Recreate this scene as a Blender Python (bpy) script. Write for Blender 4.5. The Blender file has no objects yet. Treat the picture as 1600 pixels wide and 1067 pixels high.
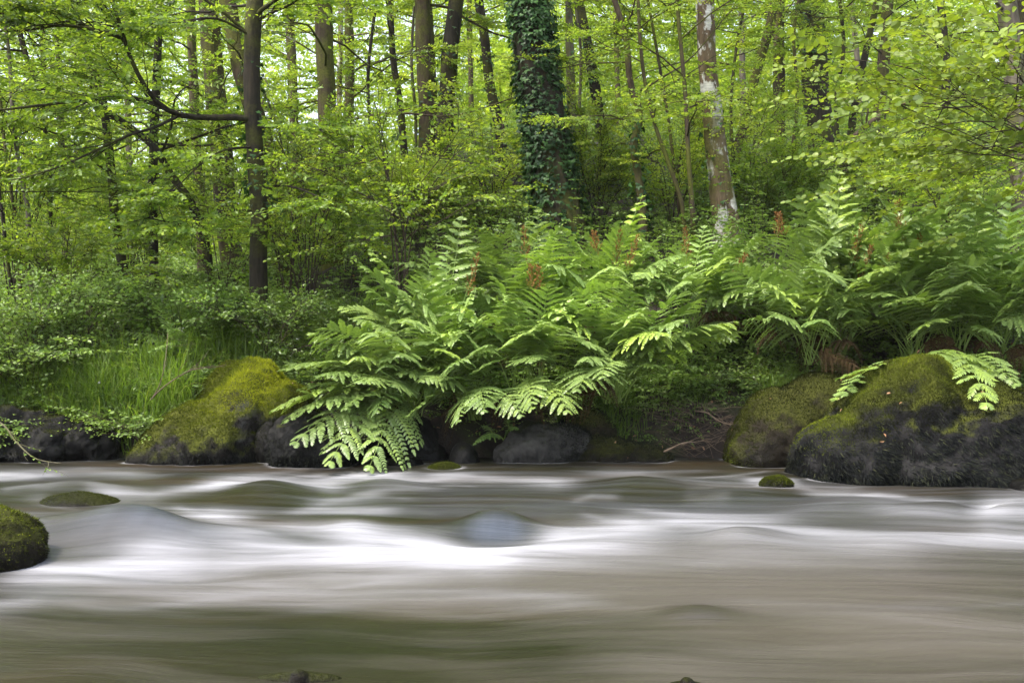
import bpy, bmesh, math
import numpy as np

# ---------------------------------------------------------------- camera, sky, sun, exposure
scene = bpy.context.scene
COL = scene.collection
F, CX, CY, CAMZ = 1555.6, 800.0, 533.5, 1.0
cam_d = bpy.data.cameras.new("camera"); cam_d.lens = 35; cam_d.sensor_width = 36
cam_d.clip_start = 0.05; cam_d.clip_end = 500
cam = bpy.data.objects.new("camera", cam_d); COL.objects.link(cam)
cam.location = (0, 0, CAMZ); cam.rotation_euler = (math.radians(90), 0, 0)
scene.camera = cam

SUN_EL, SUN_AZ = math.radians(58), math.radians(-125)     # azimuth measured from +Y towards +X
world = bpy.data.worlds.new("World"); scene.world = world; world.use_nodes = True
wn = world.node_tree; wn.nodes.clear()
sky = wn.nodes.new("ShaderNodeTexSky"); sky.sky_type = 'NISHITA'; sky.sun_disc = False
sky.sun_elevation = SUN_EL; sky.sun_rotation = SUN_AZ
sky.air_density = 1.0; sky.dust_density = 3.0; sky.ozone_density = 1.0
hs = wn.nodes.new("ShaderNodeHueSaturation"); hs.inputs['Saturation'].default_value = 0.5
bg = wn.nodes.new("ShaderNodeBackground"); bg.inputs['Strength'].default_value = 0.15
wo = wn.nodes.new("ShaderNodeOutputWorld")
wn.links.new(sky.outputs[0], hs.inputs['Color']); wn.links.new(hs.outputs[0], bg.inputs[0]); wn.links.new(bg.outputs[0], wo.inputs[0])

sd = bpy.data.lights.new("sun", 'SUN'); sd.energy = 1.5; sd.angle = math.radians(10); sd.color = (1.0, 0.93, 0.8)
so = bpy.data.objects.new("sun", sd); COL.objects.link(so)
so.rotation_euler = (math.radians(90) - SUN_EL, 0, math.pi - SUN_AZ)
so.location = (-10, 20, 25)

vs = scene.view_settings
vs.view_transform = 'Standard'; vs.look = 'None'; vs.gamma = 1.0; vs.exposure = 2.0; vs.use_curve_mapping = False
cy = scene.cycles
cy.max_bounces = 7; cy.diffuse_bounces = 4; cy.glossy_bounces = 2; cy.transmission_bounces = 4; cy.transparent_max_bounces = 4
cy.caustics_reflective = False; cy.caustics_refractive = False; cy.use_denoising = True
cy.sample_clamp_indirect = 6.0

# ---------------------------------------------------------------- helpers
def at(px, py, Y): return np.array([(px - CX) / F * Y, Y, CAMZ + (CY - py) / F * Y])
def nrm(v): return v / np.maximum(np.linalg.norm(v, axis=-1, keepdims=True), 1e-9)
def sstep(a, b, x):
    t = np.clip((x - a) / (b - a), 0, 1); return t * t * (3 - 2 * t)

def vnoise(P, seed=0):
    P = np.asarray(P, float); I = np.floor(P).astype(np.int64); f = P - I; f = f * f * (3 - 2 * f)
    def h(dx, dy, dz):
        n = (I[..., 0] + dx) * 374761393 + (I[..., 1] + dy) * 668265263 + (I[..., 2] + dz) * 2147483647 + seed * 1274126177
        n = (n ^ (n >> 13)) * 1274126177; n = n ^ (n >> 16)
        return (n & 0xffff) / 32767.5 - 1
    x, y, z = f[..., 0], f[..., 1], f[..., 2]
    a = h(0,0,0)*(1-x)+h(1,0,0)*x; b = h(0,1,0)*(1-x)+h(1,1,0)*x
    c = h(0,0,1)*(1-x)+h(1,0,1)*x; d = h(0,1,1)*(1-x)+h(1,1,1)*x
    return (a*(1-y)+b*y)*(1-z)+(c*(1-y)+d*y)*z
def fbm(P, o=4, seed=0):
    s = 0; a = 1.0; t = 0
    for i in range(o):
        s = s + a * vnoise(P * 2 ** i + 17.3 * i, seed + i); t += a; a *= .5
    return s / t

class Geo:
    def __init__(s): s.V = []; s.Fc = []; s.val = []; s.n = 0
    def add(s, V, faces, val=None):
        V = np.asarray(V, float).reshape(-1, 3); faces = np.asarray(faces, np.int64)
        s.V.append(V); s.Fc.append(faces + s.n); s.n += len(V)
        s.val.append(np.full(len(faces), .5) if val is None else np.asarray(val, float))
    def verts(s): return np.concatenate(s.V)
    def mesh(s, name, org, smooth=False):
        me = bpy.data.meshes.new(name)
        if not s.V: return me
        V = s.verts() - np.asarray(org)
        me.vertices.add(len(V)); me.vertices.foreach_set("co", V.astype(np.float32).ravel())
        tot = sum(f.size for f in s.Fc); nf = sum(len(f) for f in s.Fc)
        li = np.concatenate([f.ravel() for f in s.Fc])
        ks = np.concatenate([np.full(len(f), f.shape[1]) for f in s.Fc])
        st = np.concatenate([[0], np.cumsum(ks)[:-1]])
        me.loops.add(tot); me.loops.foreach_set("vertex_index", li.astype(np.int32))
        me.polygons.add(nf); me.polygons.foreach_set("loop_start", st.astype(np.int32))
        me.polygons.foreach_set("use_smooth", np.full(nf, smooth))
        me.update(calc_edges=True)
        a = me.attributes.new("v", 'FLOAT', 'FACE'); a.data.foreach_set("value", np.concatenate(s.val).astype(np.float32))
        return me

ORG = {}
def props(o, label=None, cat=None, group=None, kind=None):
    if label: o["label"] = label
    if cat: o["category"] = cat
    if group: o["group"] = group
    if kind: o["kind"] = kind
    return o
def thing(name, label, cat, loc, group=None):
    o = bpy.data.objects.new(name, None); COL.objects.link(o); o.location = loc; o.empty_display_size = .1
    ORG[o.name] = np.array(loc, float); return props(o, label, cat, group)
def part(name, g, mat, parent=None, smooth=False, org=None):
    if parent is not None: org = ORG[parent.name]
    elif org is None: org = np.zeros(3)
    me = g.mesh(name, org, smooth); me.materials.append(mat)
    o = bpy.data.objects.new(name, me); COL.objects.link(o); ORG[o.name] = np.asarray(org, float)
    if parent is not None: o.parent = parent
    else: o.location = org
    return o

def tubes(g, P, R, sides=5, val=.5, ridge=0, seed=0):
    """P (n,m,3) R (n,m)"""
    P = np.asarray(P, float); R = np.asarray(R, float); n, m, _ = P.shape
    T = nrm(np.gradient(P, axis=1))
    mt = np.abs(T[:, :, 2].mean(1)) > .7
    ref = np.where(mt[:, None], np.array([1., 0, 0]), np.array([0, 0, 1.]))[:, None, :]
    A = nrm(np.cross(T, ref)); B = np.cross(T, A)
    th = np.arange(sides) / sides * 2 * math.pi
    ring = A[:, :, None, :] * np.cos(th)[None, None, :, None] + B[:, :, None, :] * np.sin(th)[None, None, :, None]
    rr = R[:, :, None, None] * np.ones((1, 1, sides, 1))
    V = P[:, :, None, :] + ring * rr
    if ridge:
        q = V * np.array([9., 9., 1.6]); d = fbm(q, 3, seed)[..., None] * ridge
        V = V + ring * rr * d
    i = np.arange(n)[:, None, None] * m * sides + np.arange(m - 1)[None, :, None] * sides
    j = np.arange(sides)[None, None, :]; k = (j + 1) % sides
    Fq = np.stack([i + j, i + k, i + sides + k, i + sides + j], -1).reshape(-1, 4)
    g.add(V.reshape(-1, 3), Fq, np.full(len(Fq), val))

TM = {}
TM['diamond'] = (np.array([(0,0,0),(-.5,.42,.1),(0,1,-.06),(.5,.42,.1)], float), np.array([(0,3,2),(0,2,1)]))
TM['ovate'] = (np.array([(0,0,0),(-.4,.22,.07),(-.46,.6,.08),(0,1,-.12),(.46,.6,.08),(.4,.22,.07),(0,.42,-.02)], float),
               np.array([(0,6,1),(6,2,1),(6,3,2),(0,5,6),(6,5,4),(6,4,3)]))
TM['round'] = (np.array([(0,0,0),(-.42,.12,.05),(-.54,.5,.06),(-.34,.84,.0),(0,1.02,-.12),(.34,.84,0),(.54,.5,.06),(.42,.12,.05),(0,.5,-.04)], float),
               np.array([(0,8,1),(1,8,2),(2,8,3),(3,8,4),(4,8,5),(5,8,6),(6,8,7),(7,8,0)]))
TM['ivy'] = (np.array([(0,.1,0),(-.5,0,-.04),(-.52,.42,-.03),(-.22,.5,.03),(0,1,-.12),(.22,.5,.03),(.52,.42,-.03),(.5,0,-.04),(0,.3,.05)], float),
             np.array([(0,8,1),(1,8,2),(2,8,3),(3,8,4),(4,8,5),(5,8,6),(6,8,7),(7,8,0)]))
TM['pinnule'] = (np.array([(-.4,0,0),(.5,0,0),(.55,.45,.05),(.26,.84,.0),(0,1,-.05),(-.28,.84,0),(-.5,.45,.05)], float),
                 np.array([(0,1,2),(0,2,6),(6,2,3),(6,3,5),(5,3,4)]))
TM['blade'] = (np.array([(-.5,0,0),(.5,0,0),(0,1,0)], float), np.array([(0,1,2)]))

def leaves(g, tm, P, D, N, L, Wd, val):
    n = len(P)
    if n == 0: return
    T, Fa = TM[tm]; D = nrm(D); X = nrm(np.cross(D, N)); N2 = np.cross(X, D)
    L = np.broadcast_to(np.asarray(L, float), (n,)); Wd = np.broadcast_to(np.asarray(Wd, float), (n,))
    V = P[:, None, :] + X[:, None, :] * (T[None, :, 0, None] * Wd[:, None, None]) \
        + D[:, None, :] * (T[None, :, 1, None] * L[:, None, None]) + N2[:, None, :] * (T[None, :, 2, None] * L[:, None, None])
    Fx = (Fa[None] + (np.arange(n) * len(T))[:, None, None]).reshape(-1, 3)
    val = np.broadcast_to(np.asarray(val, float), (n,))
    g.add(V.reshape(-1, 3), Fx, np.repeat(val, len(Fa)))

def interp_path(P, u):
    """P (m,3); u in 0..1 by index"""
    m = len(P); x = np.linspace(0, 1, m)
    return np.stack([np.interp(u, x, P[:, k]) for k in range(3)], -1)
def bez(pts, n):
    """Catmull-Rom through points -> n samples"""
    p = np.asarray(pts, float)
    if len(p) == 2: return p[0] + (p[1] - p[0]) * np.linspace(0, 1, n)[:, None]
    q = np.concatenate([[2 * p[0] - p[1]], p, [2 * p[-1] - p[-2]]]); s = len(p) - 1
    out = []
    for t in np.linspace(0, s - 1e-6, n):
        i = int(t); f = t - i; a, b, c, d = q[i:i + 4]
        out.append(.5 * ((2 * b) + (-a + c) * f + (2*a - 5*b + 4*c - d) * f*f + (-a + 3*b - 3*c + d) * f**3))
    return np.array(out)
def walk(rng, P0, D0, L, m, jit, lift):
    n = len(P0); P = np.zeros((n, m, 3)); P[:, 0] = P0; d = nrm(D0); st = (L / (m - 1))[:, None]
    for i in range(1, m):
        d = nrm(d + rng.normal(0, jit, (n, 3)) + np.array([0, 0, lift])); P[:, i] = P[:, i - 1] + d * st
    return P
def rotz(D, a):
    c, s = np.cos(a), np.sin(a); return np.stack([D[:, 0] * c - D[:, 1] * s, D[:, 0] * s + D[:, 1] * c, D[:, 2]], -1)

def visible(P, mx=160, my=160):
    y = np.maximum(P[:, 1], .5); px = CX + P[:, 0] / y * F; py = CY - (P[:, 2] - CAMZ) / y * F
    return (px > -mx) & (px < 1600 + mx) & (py > -my)

def spray_leaves(rng, fg, wg, B, D, Ls, k, size, tm='diamond', wr=.62, vb=.5, vj=.22, twig=.0022, nj=.6, flat=True, cull=True):
    """sprays at B along D with k alternate leaves each"""
    n = len(B)
    if n == 0: return
    D = nrm(D)
    if flat:
        D = nrm(D * np.array([1, 1, .45]) + np.array([0, 0, .02]))
    if cull:
        vis = visible(B); keep = vis | (rng.random(n) < .05); B, D, Ls, vis = B[keep], D[keep], Ls[keep], vis[keep]
        sc = np.where(vis, 1.0, 1.75); n = len(B)
    else: sc = np.ones(n)
    up = np.array([0, 0, 1.]); Nn = nrm(up + rng.normal(0, .38, (n, 3))); S = nrm(np.cross(D, Nn))
    t = (np.arange(k) + .6) / k
    sag = -.12 * (t ** 2)
    C = B[:, None] + D[:, None] * (Ls[:, None] * t)[..., None]; C[..., 2] += Ls[:, None] * sag
    side = np.where(np.arange(k) % 2 == 0, 1., -1.)[None, :, None]
    ang = rng.uniform(.55, 1.15, (n, k))[..., None] * (1 - .6 * (t[None, :, None] > .9))
    LD = D[:, None] * np.cos(ang) + S[:, None] * side * np.sin(ang) + rng.normal(0, .12, (n, k, 3)) + np.array([0, 0, -.16])
    LN = Nn[:, None] + rng.normal(0, nj, (n, k, 3))
    sz = size * rng.uniform(.7, 1.35, (n, 1)) * rng.uniform(.7, 1.12, (n, k)) * (1.05 - .35 * t) * sc[:, None]
    bv = np.clip(vb + rng.normal(0, vj * .7, (n, 1)) + rng.normal(0, vj * .6, (n, k)), 0, 1)
    leaves(fg, tm, C.reshape(-1, 3), LD.reshape(-1, 3), LN.reshape(-1, 3), sz.ravel(), (sz * wr).ravel(), bv.ravel())
    if wg is not None:
        tt = np.array([0, .5, 1.]); Pt = B[:, None] + D[:, None] * (Ls[:, None] * tt)[..., None]; Pt[..., 2] += Ls[:, None] * (-.12 * tt ** 2)
        tubes(wg, Pt, np.array([twig, twig * .7, twig * .3])[None] * np.ones((n, 1)), 3, .3)

def foliate(rng, fg, wg, limbs, LL, subs=6, spr=5, k=11, size=.055, f0=.25, sub_l=.36, spl=.38, sub_lift=0., sub_r=.006, **kw):
    """limbs (n,m,3) with lengths LL: adds side branches and leaf sprays"""
    n, m, _ = limbs.shape; x = np.linspace(0, 1, m)
    f = rng.uniform(f0, 1, (n, subs)); f[:, 0] = .98
    idx = f * (m - 1); i0 = np.minimum(idx.astype(int), m - 2); fr = (idx - i0)[..., None]
    ar = np.arange(n)[:, None]
    P0 = limbs[ar, i0] * (1 - fr) + limbs[ar, i0 + 1] * fr; T = nrm(limbs[ar, i0 + 1] - limbs[ar, i0])
    P0 = P0.reshape(-1, 3); T = T.reshape(-1, 3); f = f.ravel()
    a = rng.choice([-1, 1], len(f)) * rng.uniform(.45, 1.25, len(f)); a[::subs] *= .15
    D = rotz(T, a); D[:, 2] = D[:, 2] * .5 + rng.normal(.03, .14, len(f)); D = nrm(D)
    L2 = np.repeat(LL, subs) * sub_l * (1.25 - f) * rng.uniform(.7, 1.3, len(f)) + .22
    S = walk(rng, P0, D, L2, 5, .13, sub_lift)
    if wg is not None:
        tubes(wg, S, (sub_r * np.array([1, .8, .6, .4, .25]))[None] * rng.uniform(.7, 1.3, (len(S), 1)), 4, .35)
    g2 = rng.uniform(.15, 1, (len(S), spr)); g2[:, 0] = 1
    idx = g2 * 4; i0 = np.minimum(idx.astype(int), 3); fr = (idx - i0)[..., None]; ar = np.arange(len(S))[:, None]
    Q = S[ar, i0] * (1 - fr) + S[ar, i0 + 1] * fr; T2 = nrm(S[ar, i0 + 1] - S[ar, i0])
    Q = Q.reshape(-1, 3); T2 = T2.reshape(-1, 3)
    b = rng.choice([-1, 1], len(Q)) * rng.uniform(.3, 1.2, len(Q)); b[::spr] *= .1
    spray_leaves(rng, fg, wg, Q, rotz(T2, b), spl * rng.uniform(.6, 1.25, len(Q)), k, size, **kw)

# ---------------------------------------------------------------- materials
def newmat(name):
    m = bpy.data.materials.new(name); m.use_nodes = True; nt = m.node_tree; nt.nodes.clear()
    return m, nt, nt.nodes, nt.links
def ramp(ns, cols):
    r = ns.new("ShaderNodeValToRGB"); e = r.color_ramp.elements
    while len(e) < len(cols): e.new(.5)
    for i, (p, c) in enumerate(cols): e[i].position = p; e[i].color = (*c, 1)
    return r
def math_(ns, lk, op, a, b=None, clamp=False):
    n = ns.new("ShaderNodeMath"); n.operation = op; n.use_clamp = clamp
    for i, v in enumerate((a, b)):
        if v is None: continue
        if isinstance(v, (int, float)): n.inputs[i].default_value = v
        else: lk.new(v, n.inputs[i])
    return n.outputs[0]
def mixc(ns, lk, f, a, b):
    n = ns.new("ShaderNodeMix"); n.data_type = 'RGBA'
    for s, v in ((n.inputs[0], f), (n.inputs[6], a), (n.inputs[7], b)):
        if isinstance(v, (int, float)): s.default_value = v
        elif isinstance(v, tuple): s.default_value = (*v, 1)
        else: lk.new(v, s)
    return n.outputs[2]
def noise(ns, lk, scale, detail=4, vec=None, mp=None, rough=.55, dist=0, coord='Object'):
    t = ns.new("ShaderNodeTexNoise"); t.inputs['Scale'].default_value = scale; t.inputs['Detail'].default_value = detail
    t.inputs['Roughness'].default_value = rough; t.inputs['Distortion'].default_value = dist
    if coord == 'Flow':
        g = ns.new("ShaderNodeAttribute"); g.attribute_name = "flow"; src = g.outputs['Vector']
    elif coord == 'World':
        g = ns.new("ShaderNodeNewGeometry"); src = g.outputs['Position']
    else:
        c = ns.new("ShaderNodeTexCoord"); src = c.outputs['Object']
    if mp:
        m = ns.new("ShaderNodeMapping"); m.inputs['Scale'].default_value = mp; lk.new(src, m.inputs[0]); src = m.outputs[0]
    lk.new(src, t.inputs['Vector']); return t.outputs[0]

def leafmat(name, cols, trans, rough=.42, tf=.42, spec=.45):
    m, nt, ns, lk = newmat(name)
    a = ns.new("ShaderNodeAttribute"); a.attribute_name = "v"
    r = ramp(ns, [(i / (len(cols) - 1), c) for i, c in enumerate(cols)]); lk.new(a.outputs['Fac'], r.inputs[0])
    nz = noise(ns, lk, .55, 2, coord='World')
    hsv = ns.new("ShaderNodeHueSaturation"); lk.new(r.outputs[0], hsv.inputs['Color'])
    mr = ns.new("ShaderNodeMapRange"); mr.inputs[1].default_value = .3; mr.inputs[2].default_value = .7
    mr.inputs[3].default_value = .72; mr.inputs[4].default_value = 1.3; lk.new(nz, mr.inputs[0]); lk.new(mr.outputs[0], hsv.inputs['Value'])
    p = ns.new("ShaderNodeBsdfPrincipled"); p.inputs['Roughness'].default_value = rough; p.inputs['Specular IOR Level'].default_value = spec
    lk.new(hsv.outputs[0], p.inputs['Base Color'])
    t = ns.new("ShaderNodeBsdfTranslucent")
    mx = ns.new("ShaderNodeMix"); mx.data_type = 'RGBA'; mx.blend_type = 'MULTIPLY'; mx.inputs[0].default_value = 1
    lk.new(hsv.outputs[0], mx.inputs[6]); mx.inputs[7].default_value = (*trans, 1); lk.new(mx.outputs[2], t.inputs[0])
    ms = ns.new("ShaderNodeMixShader"); ms.inputs[0].default_value = tf
    lk.new(p.outputs[0], ms.inputs[1]); lk.new(t.outputs[0], ms.inputs[2])
    o = ns.new("ShaderNodeOutputMaterial"); lk.new(ms.outputs[0], o.inputs[0]); return m

M_LEAF = leafmat("woodland_leaf", [(.046,.088,.012),(.095,.158,.018),(.155,.228,.028),(.25,.31,.045)], (2.6, 2.5, 1.1))
M_FAR = leafmat("far_leaf", [(.085,.145,.022),(.155,.225,.032),(.23,.30,.048),(.32,.37,.065)], (2.3, 2.35, 1.15), tf=.5)
M_HAZEL = leafmat("hazel_leaf", [(.06,.10,.014),(.105,.16,.02),(.155,.215,.028),(.22,.28,.04)], (2.2, 2.1, .9), rough=.5, tf=.35)
M_HERB = leafmat("herb_leaf", [(.052,.095,.018),(.09,.155,.026),(.14,.22,.042),(.20,.28,.07)], (2.0, 2.1, 1.0), tf=.3)
M_IVY = leafmat("ivy_leaf", [(.010,.028,.010),(.018,.05,.014),(.035,.085,.02),(.06,.13,.03)], (1.6, 2.0, .8), rough=.45, tf=.15, spec=.25)
M_FERN = leafmat("fern_leaf", [(.07,.135,.028),(.14,.215,.052),(.205,.288,.085),(.28,.38,.06)], (1.7, 1.9, .8), rough=.38, tf=.2, spec=.6)
M_GRASS = leafmat("grass_leaf", [(.055,.10,.016),(.095,.165,.022),(.15,.235,.032),(.24,.27,.08)], (2.0, 2.0, .9), rough=.4, tf=.35)
M_FERTILE = leafmat("fern_spores", [(.10,.045,.018),(.18,.08,.03),(.26,.125,.045),(.34,.19,.07)], (1.2, 1.1, .8), rough=.8, tf=.15, spec=.1)
M_MOSS = leafmat("moss_tuft", [(.012,.013,.004),(.035,.042,.008),(.11,.135,.012),(.30,.33,.02)], (1.6, 1.6, .8), rough=.9, tf=.15, spec=.03)
M_WETMOSS = leafmat("wet_dark_moss", [(.002,.002,.003),(.005,.006,.007),(.012,.014,.013),(.045,.05,.022)], (1.2, 1.2, 1.0), rough=.6, tf=.05, spec=.06)
M_DRY = leafmat("dry_leaf", [(.12,.06,.03),(.22,.12,.06),(.34,.2,.11),(.45,.3,.2)], (1.4, 1.2, 1), rough=.7, tf=.2, spec=.2)
M_DEADFROND = leafmat("withered_frond", [(.035,.022,.010),(.06,.038,.018),(.09,.06,.028),(.13,.09,.045)], (1.2, 1.1, .9), rough=.8, tf=.1, spec=.1)
M_FLOWER = leafmat("petal", [(.6,.6,.62),(.7,.66,.7),(.8,.78,.8),(.8,.8,.8)], (1, 1, 1), rough=.7, tf=.3, spec=.2)

def barkmat(name, c1, c2, moss=.4, mossc=(.10, .11, .015), birch=False, bump=.6):
    m, nt, ns, lk = newmat(name)
    n1 = noise(ns, lk, 6, 6, mp=(3.2, 3.2, .6), rough=.65, coord='World')
    r = ramp(ns, [(.3, c1), (.7, c2)]); lk.new(n1, r.inputs[0]); col = r.outputs[0]
    if birch:
        n3 = noise(ns, lk, 3.2, 5, mp=(1.6, 1.6, .9), rough=.6, coord='World')
        r3 = ramp(ns, [(.54, (0, 0, 0)), (.58, (1, 1, 1))]); lk.new(n3, r3.inputs[0])
        n4 = noise(ns, lk, 14, 3, mp=(.6, .6, 3.), coord='World'); r4 = ramp(ns, [(.3, (.30, .29, .26)), (.62, (.55, .54, .50))]); lk.new(n4, r4.inputs[0])
        col = mixc(ns, lk, r3.outputs[0], col, r4.outputs[0])
    n2 = noise(ns, lk, 1.7, 5, rough=.7, coord='World')
    r2 = ramp(ns, [(max(0, .62 - moss * .4), (0, 0, 0)), (min(1, .72 - moss * .3), (1, 1, 1))]); lk.new(n2, r2.inputs[0])
    n5 = noise(ns, lk, 40, 3, coord='World'); r5 = ramp(ns, [(.3, tuple(x * .45 for x in mossc)), (.7, mossc)]); lk.new(n5, r5.inputs[0])
    if moss > 0: col = mixc(ns, lk, math_(ns, lk, 'MULTIPLY', r2.outputs[0], .85), col, r5.outputs[0])
    p = ns.new("ShaderNodeBsdfPrincipled"); p.inputs['Roughness'].default_value = .85; p.inputs['Specular IOR Level'].default_value = .2
    lk.new(col, p.inputs['Base Color'])
    b = ns.new("ShaderNodeBump"); b.inputs['Strength'].default_value = bump; b.inputs['Distance'].default_value = .02
    lk.new(n1, b.inputs['Height']); lk.new(b.outputs[0], p.inputs['Normal'])
    o = ns.new("ShaderNodeOutputMaterial"); lk.new(p.outputs[0], o.inputs[0]); return m
M_BARK = barkmat("brown_bark", (.018, .013, .009), (.08, .058, .038), .5)
M_BARKDARK = barkmat("dark_bark", (.008, .0065, .005), (.034, .027, .018), .35, (.07, .075, .012))
M_BARKPALE = barkmat("pale_bark", (.045, .037, .028), (.15, .13, .10), .4)
M_BIRCH = barkmat("birch_bark", (.05, .035, .022), (.17, .12, .075), .35, (.13, .12, .03), birch=True)
M_TWIG = barkmat("twig_bark", (.02, .014, .01), (.06, .045, .032), 0)
M_DEADWOOD = barkmat("dead_wood", (.05, .033, .022), (.16, .12, .085), 0)

def rockmat(name, dark, light, mossc, moss_amt, wet=.5, lichen=0., bias=.25):
    m, nt, ns, lk = newmat(name)
    n1 = noise(ns, lk, 5, 8, rough=.65, coord='World'); r1 = ramp(ns, [(.32, dark), (.7, light)]); lk.new(n1, r1.inputs[0])
    col = r1.outputs[0]
    if lichen:
        n6 = noise(ns, lk, 3.3, 4, coord='World'); r6 = ramp(ns, [(.56, (0, 0, 0)), (.62, (1, 1, 1))]); lk.new(n6, r6.inputs[0])
        col = mixc(ns, lk, math_(ns, lk, 'MULTIPLY', r6.outputs[0], lichen), col, (.26, .26, .25))
    g = ns.new("ShaderNodeNewGeometry"); sp = ns.new("ShaderNodeSeparateXYZ"); lk.new(g.outputs['Normal'], sp.inputs[0])
    sz = ns.new("ShaderNodeSeparateXYZ"); lk.new(g.outputs['Position'], sz.inputs[0])
    n2 = noise(ns, lk, 3.4, 6, rough=.7, coord='World')
    s = math_(ns, lk, 'ADD', math_(ns, lk, 'MULTIPLY', sp.outputs[2], .5), math_(ns, lk, 'MULTIPLY', n2, 1.3))
    s = math_(ns, lk, 'ADD', s, math_(ns, lk, 'MULTIPLY', sz.outputs[2], bias))
    s = math_(ns, lk, 'SUBTRACT', s, 1.25 - moss_amt); mask = math_(ns, lk, 'MULTIPLY', s, 4., True)
    n3 = noise(ns, lk, 55, 4, rough=.7, coord='World'); r3 = ramp(ns, [(.3, tuple(x * .3 for x in mossc)), (.55, tuple(x * .75 for x in mossc)), (.8, tuple(x * 1.3 for x in mossc))]); lk.new(n3, r3.inputs[0])
    col = mixc(ns, lk, mask, col, r3.outputs[0])
    p = ns.new("ShaderNodeBsdfPrincipled"); lk.new(col, p.inputs['Base Color']); p.inputs['Specular IOR Level'].default_value = .08
    wetm = ns.new("ShaderNodeMapRange"); wetm.inputs[1].default_value = .02; wetm.inputs[2].default_value = .35
    wetm.inputs[3].default_value = .8 - wet * .55; wetm.inputs[4].default_value = .85; lk.new(sz.outputs[2], wetm.inputs[0]); lk.new(wetm.outputs[0], p.inputs['Roughness'])
    wb = ns.new("ShaderNodeMapRange"); wb.inputs[1].default_value = .04; wb.inputs[2].default_value = .12; wb.inputs[3].default_value = .45; wb.inputs[4].default_value = 1
    lk.new(math_(ns, lk, 'ADD', sz.outputs[2], math_(ns, lk, 'MULTIPLY', math_(ns, lk, 'SUBTRACT', n2, .5), .12)), wb.inputs[0])
    hv = ns.new("ShaderNodeHueSaturation"); lk.new(col, hv.inputs['Color']); lk.new(wb.outputs[0], hv.inputs['Value']); lk.new(hv.outputs[0], p.inputs['Base Color'])
    hgt = math_(ns, lk, 'ADD', n1, math_(ns, lk, 'MULTIPLY', n3, math_(ns, lk, 'ADD', math_(ns, lk, 'MULTIPLY', mask, .5), .15)))
    b = ns.new("ShaderNodeBump"); b.inputs['Strength'].default_value = .8; b.inputs['Distance'].default_value = .03
    lk.new(hgt, b.inputs['Height']); lk.new(b.outputs[0], p.inputs['Normal'])
    o = ns.new("ShaderNodeOutputMaterial"); lk.new(p.outputs[0], o.inputs[0]); return m
M_ROCK = rockmat("mossy_rock", (.008, .007, .006), (.035, .031, .027), (.085, .095, .014), .62, .6, .15)
M_ROCKDARK = rockmat("dark_wet_rock", (.004, .004, .004), (.02, .019, .018), (.05, .055, .012), .12, .9)
M_ROCKGREY = rockmat("grey_rock", (.012, .0115, .011), (.07, .066, .062), (.03, .035, .01), .12, .7)
M_ROCKBROWN = rockmat("brown_mossy_rock", (.006, .005, .004), (.025, .02, .014), (.055, .06, .012), .4, .6)
M_ROCKBIG = rockmat("big_mossy_rock", (.004, .004, .005), (.018, .017, .017), (.07, .08, .012), .05, .8, 0, .75)

def soilmat():
    m, nt, ns, lk = newmat("forest_soil")
    n1 = noise(ns, lk, 9, 8, rough=.7, coord='World'); r1 = ramp(ns, [(.3, (.006, .004, .003)), (.6, (.02, .013, .009)), (.8, (.05, .032, .02))]); lk.new(n1, r1.inputs[0])
    n2 = noise(ns, lk, 1.5, 5, coord='World'); r2 = ramp(ns, [(.5, (0, 0, 0)), (.62, (1, 1, 1))]); lk.new(n2, r2.inputs[0])
    col = mixc(ns, lk, math_(ns, lk, 'MULTIPLY', r2.outputs[0], .6), r1.outputs[0], (.05, .065, .014))
    p = ns.new("ShaderNodeBsdfPrincipled"); lk.new(col, p.inputs['Base Color']); p.inputs['Roughness'].default_value = .9
    b = ns.new("ShaderNodeBump"); b.inputs['Strength'].default_value = .9; b.inputs['Distance'].default_value = .05
    lk.new(n1, b.inputs['Height']); lk.new(b.outputs[0], p.inputs['Normal'])
    o = ns.new("ShaderNodeOutputMaterial"); lk.new(p.outputs[0], o.inputs[0]); return m
M_SOIL = soilmat()

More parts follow.
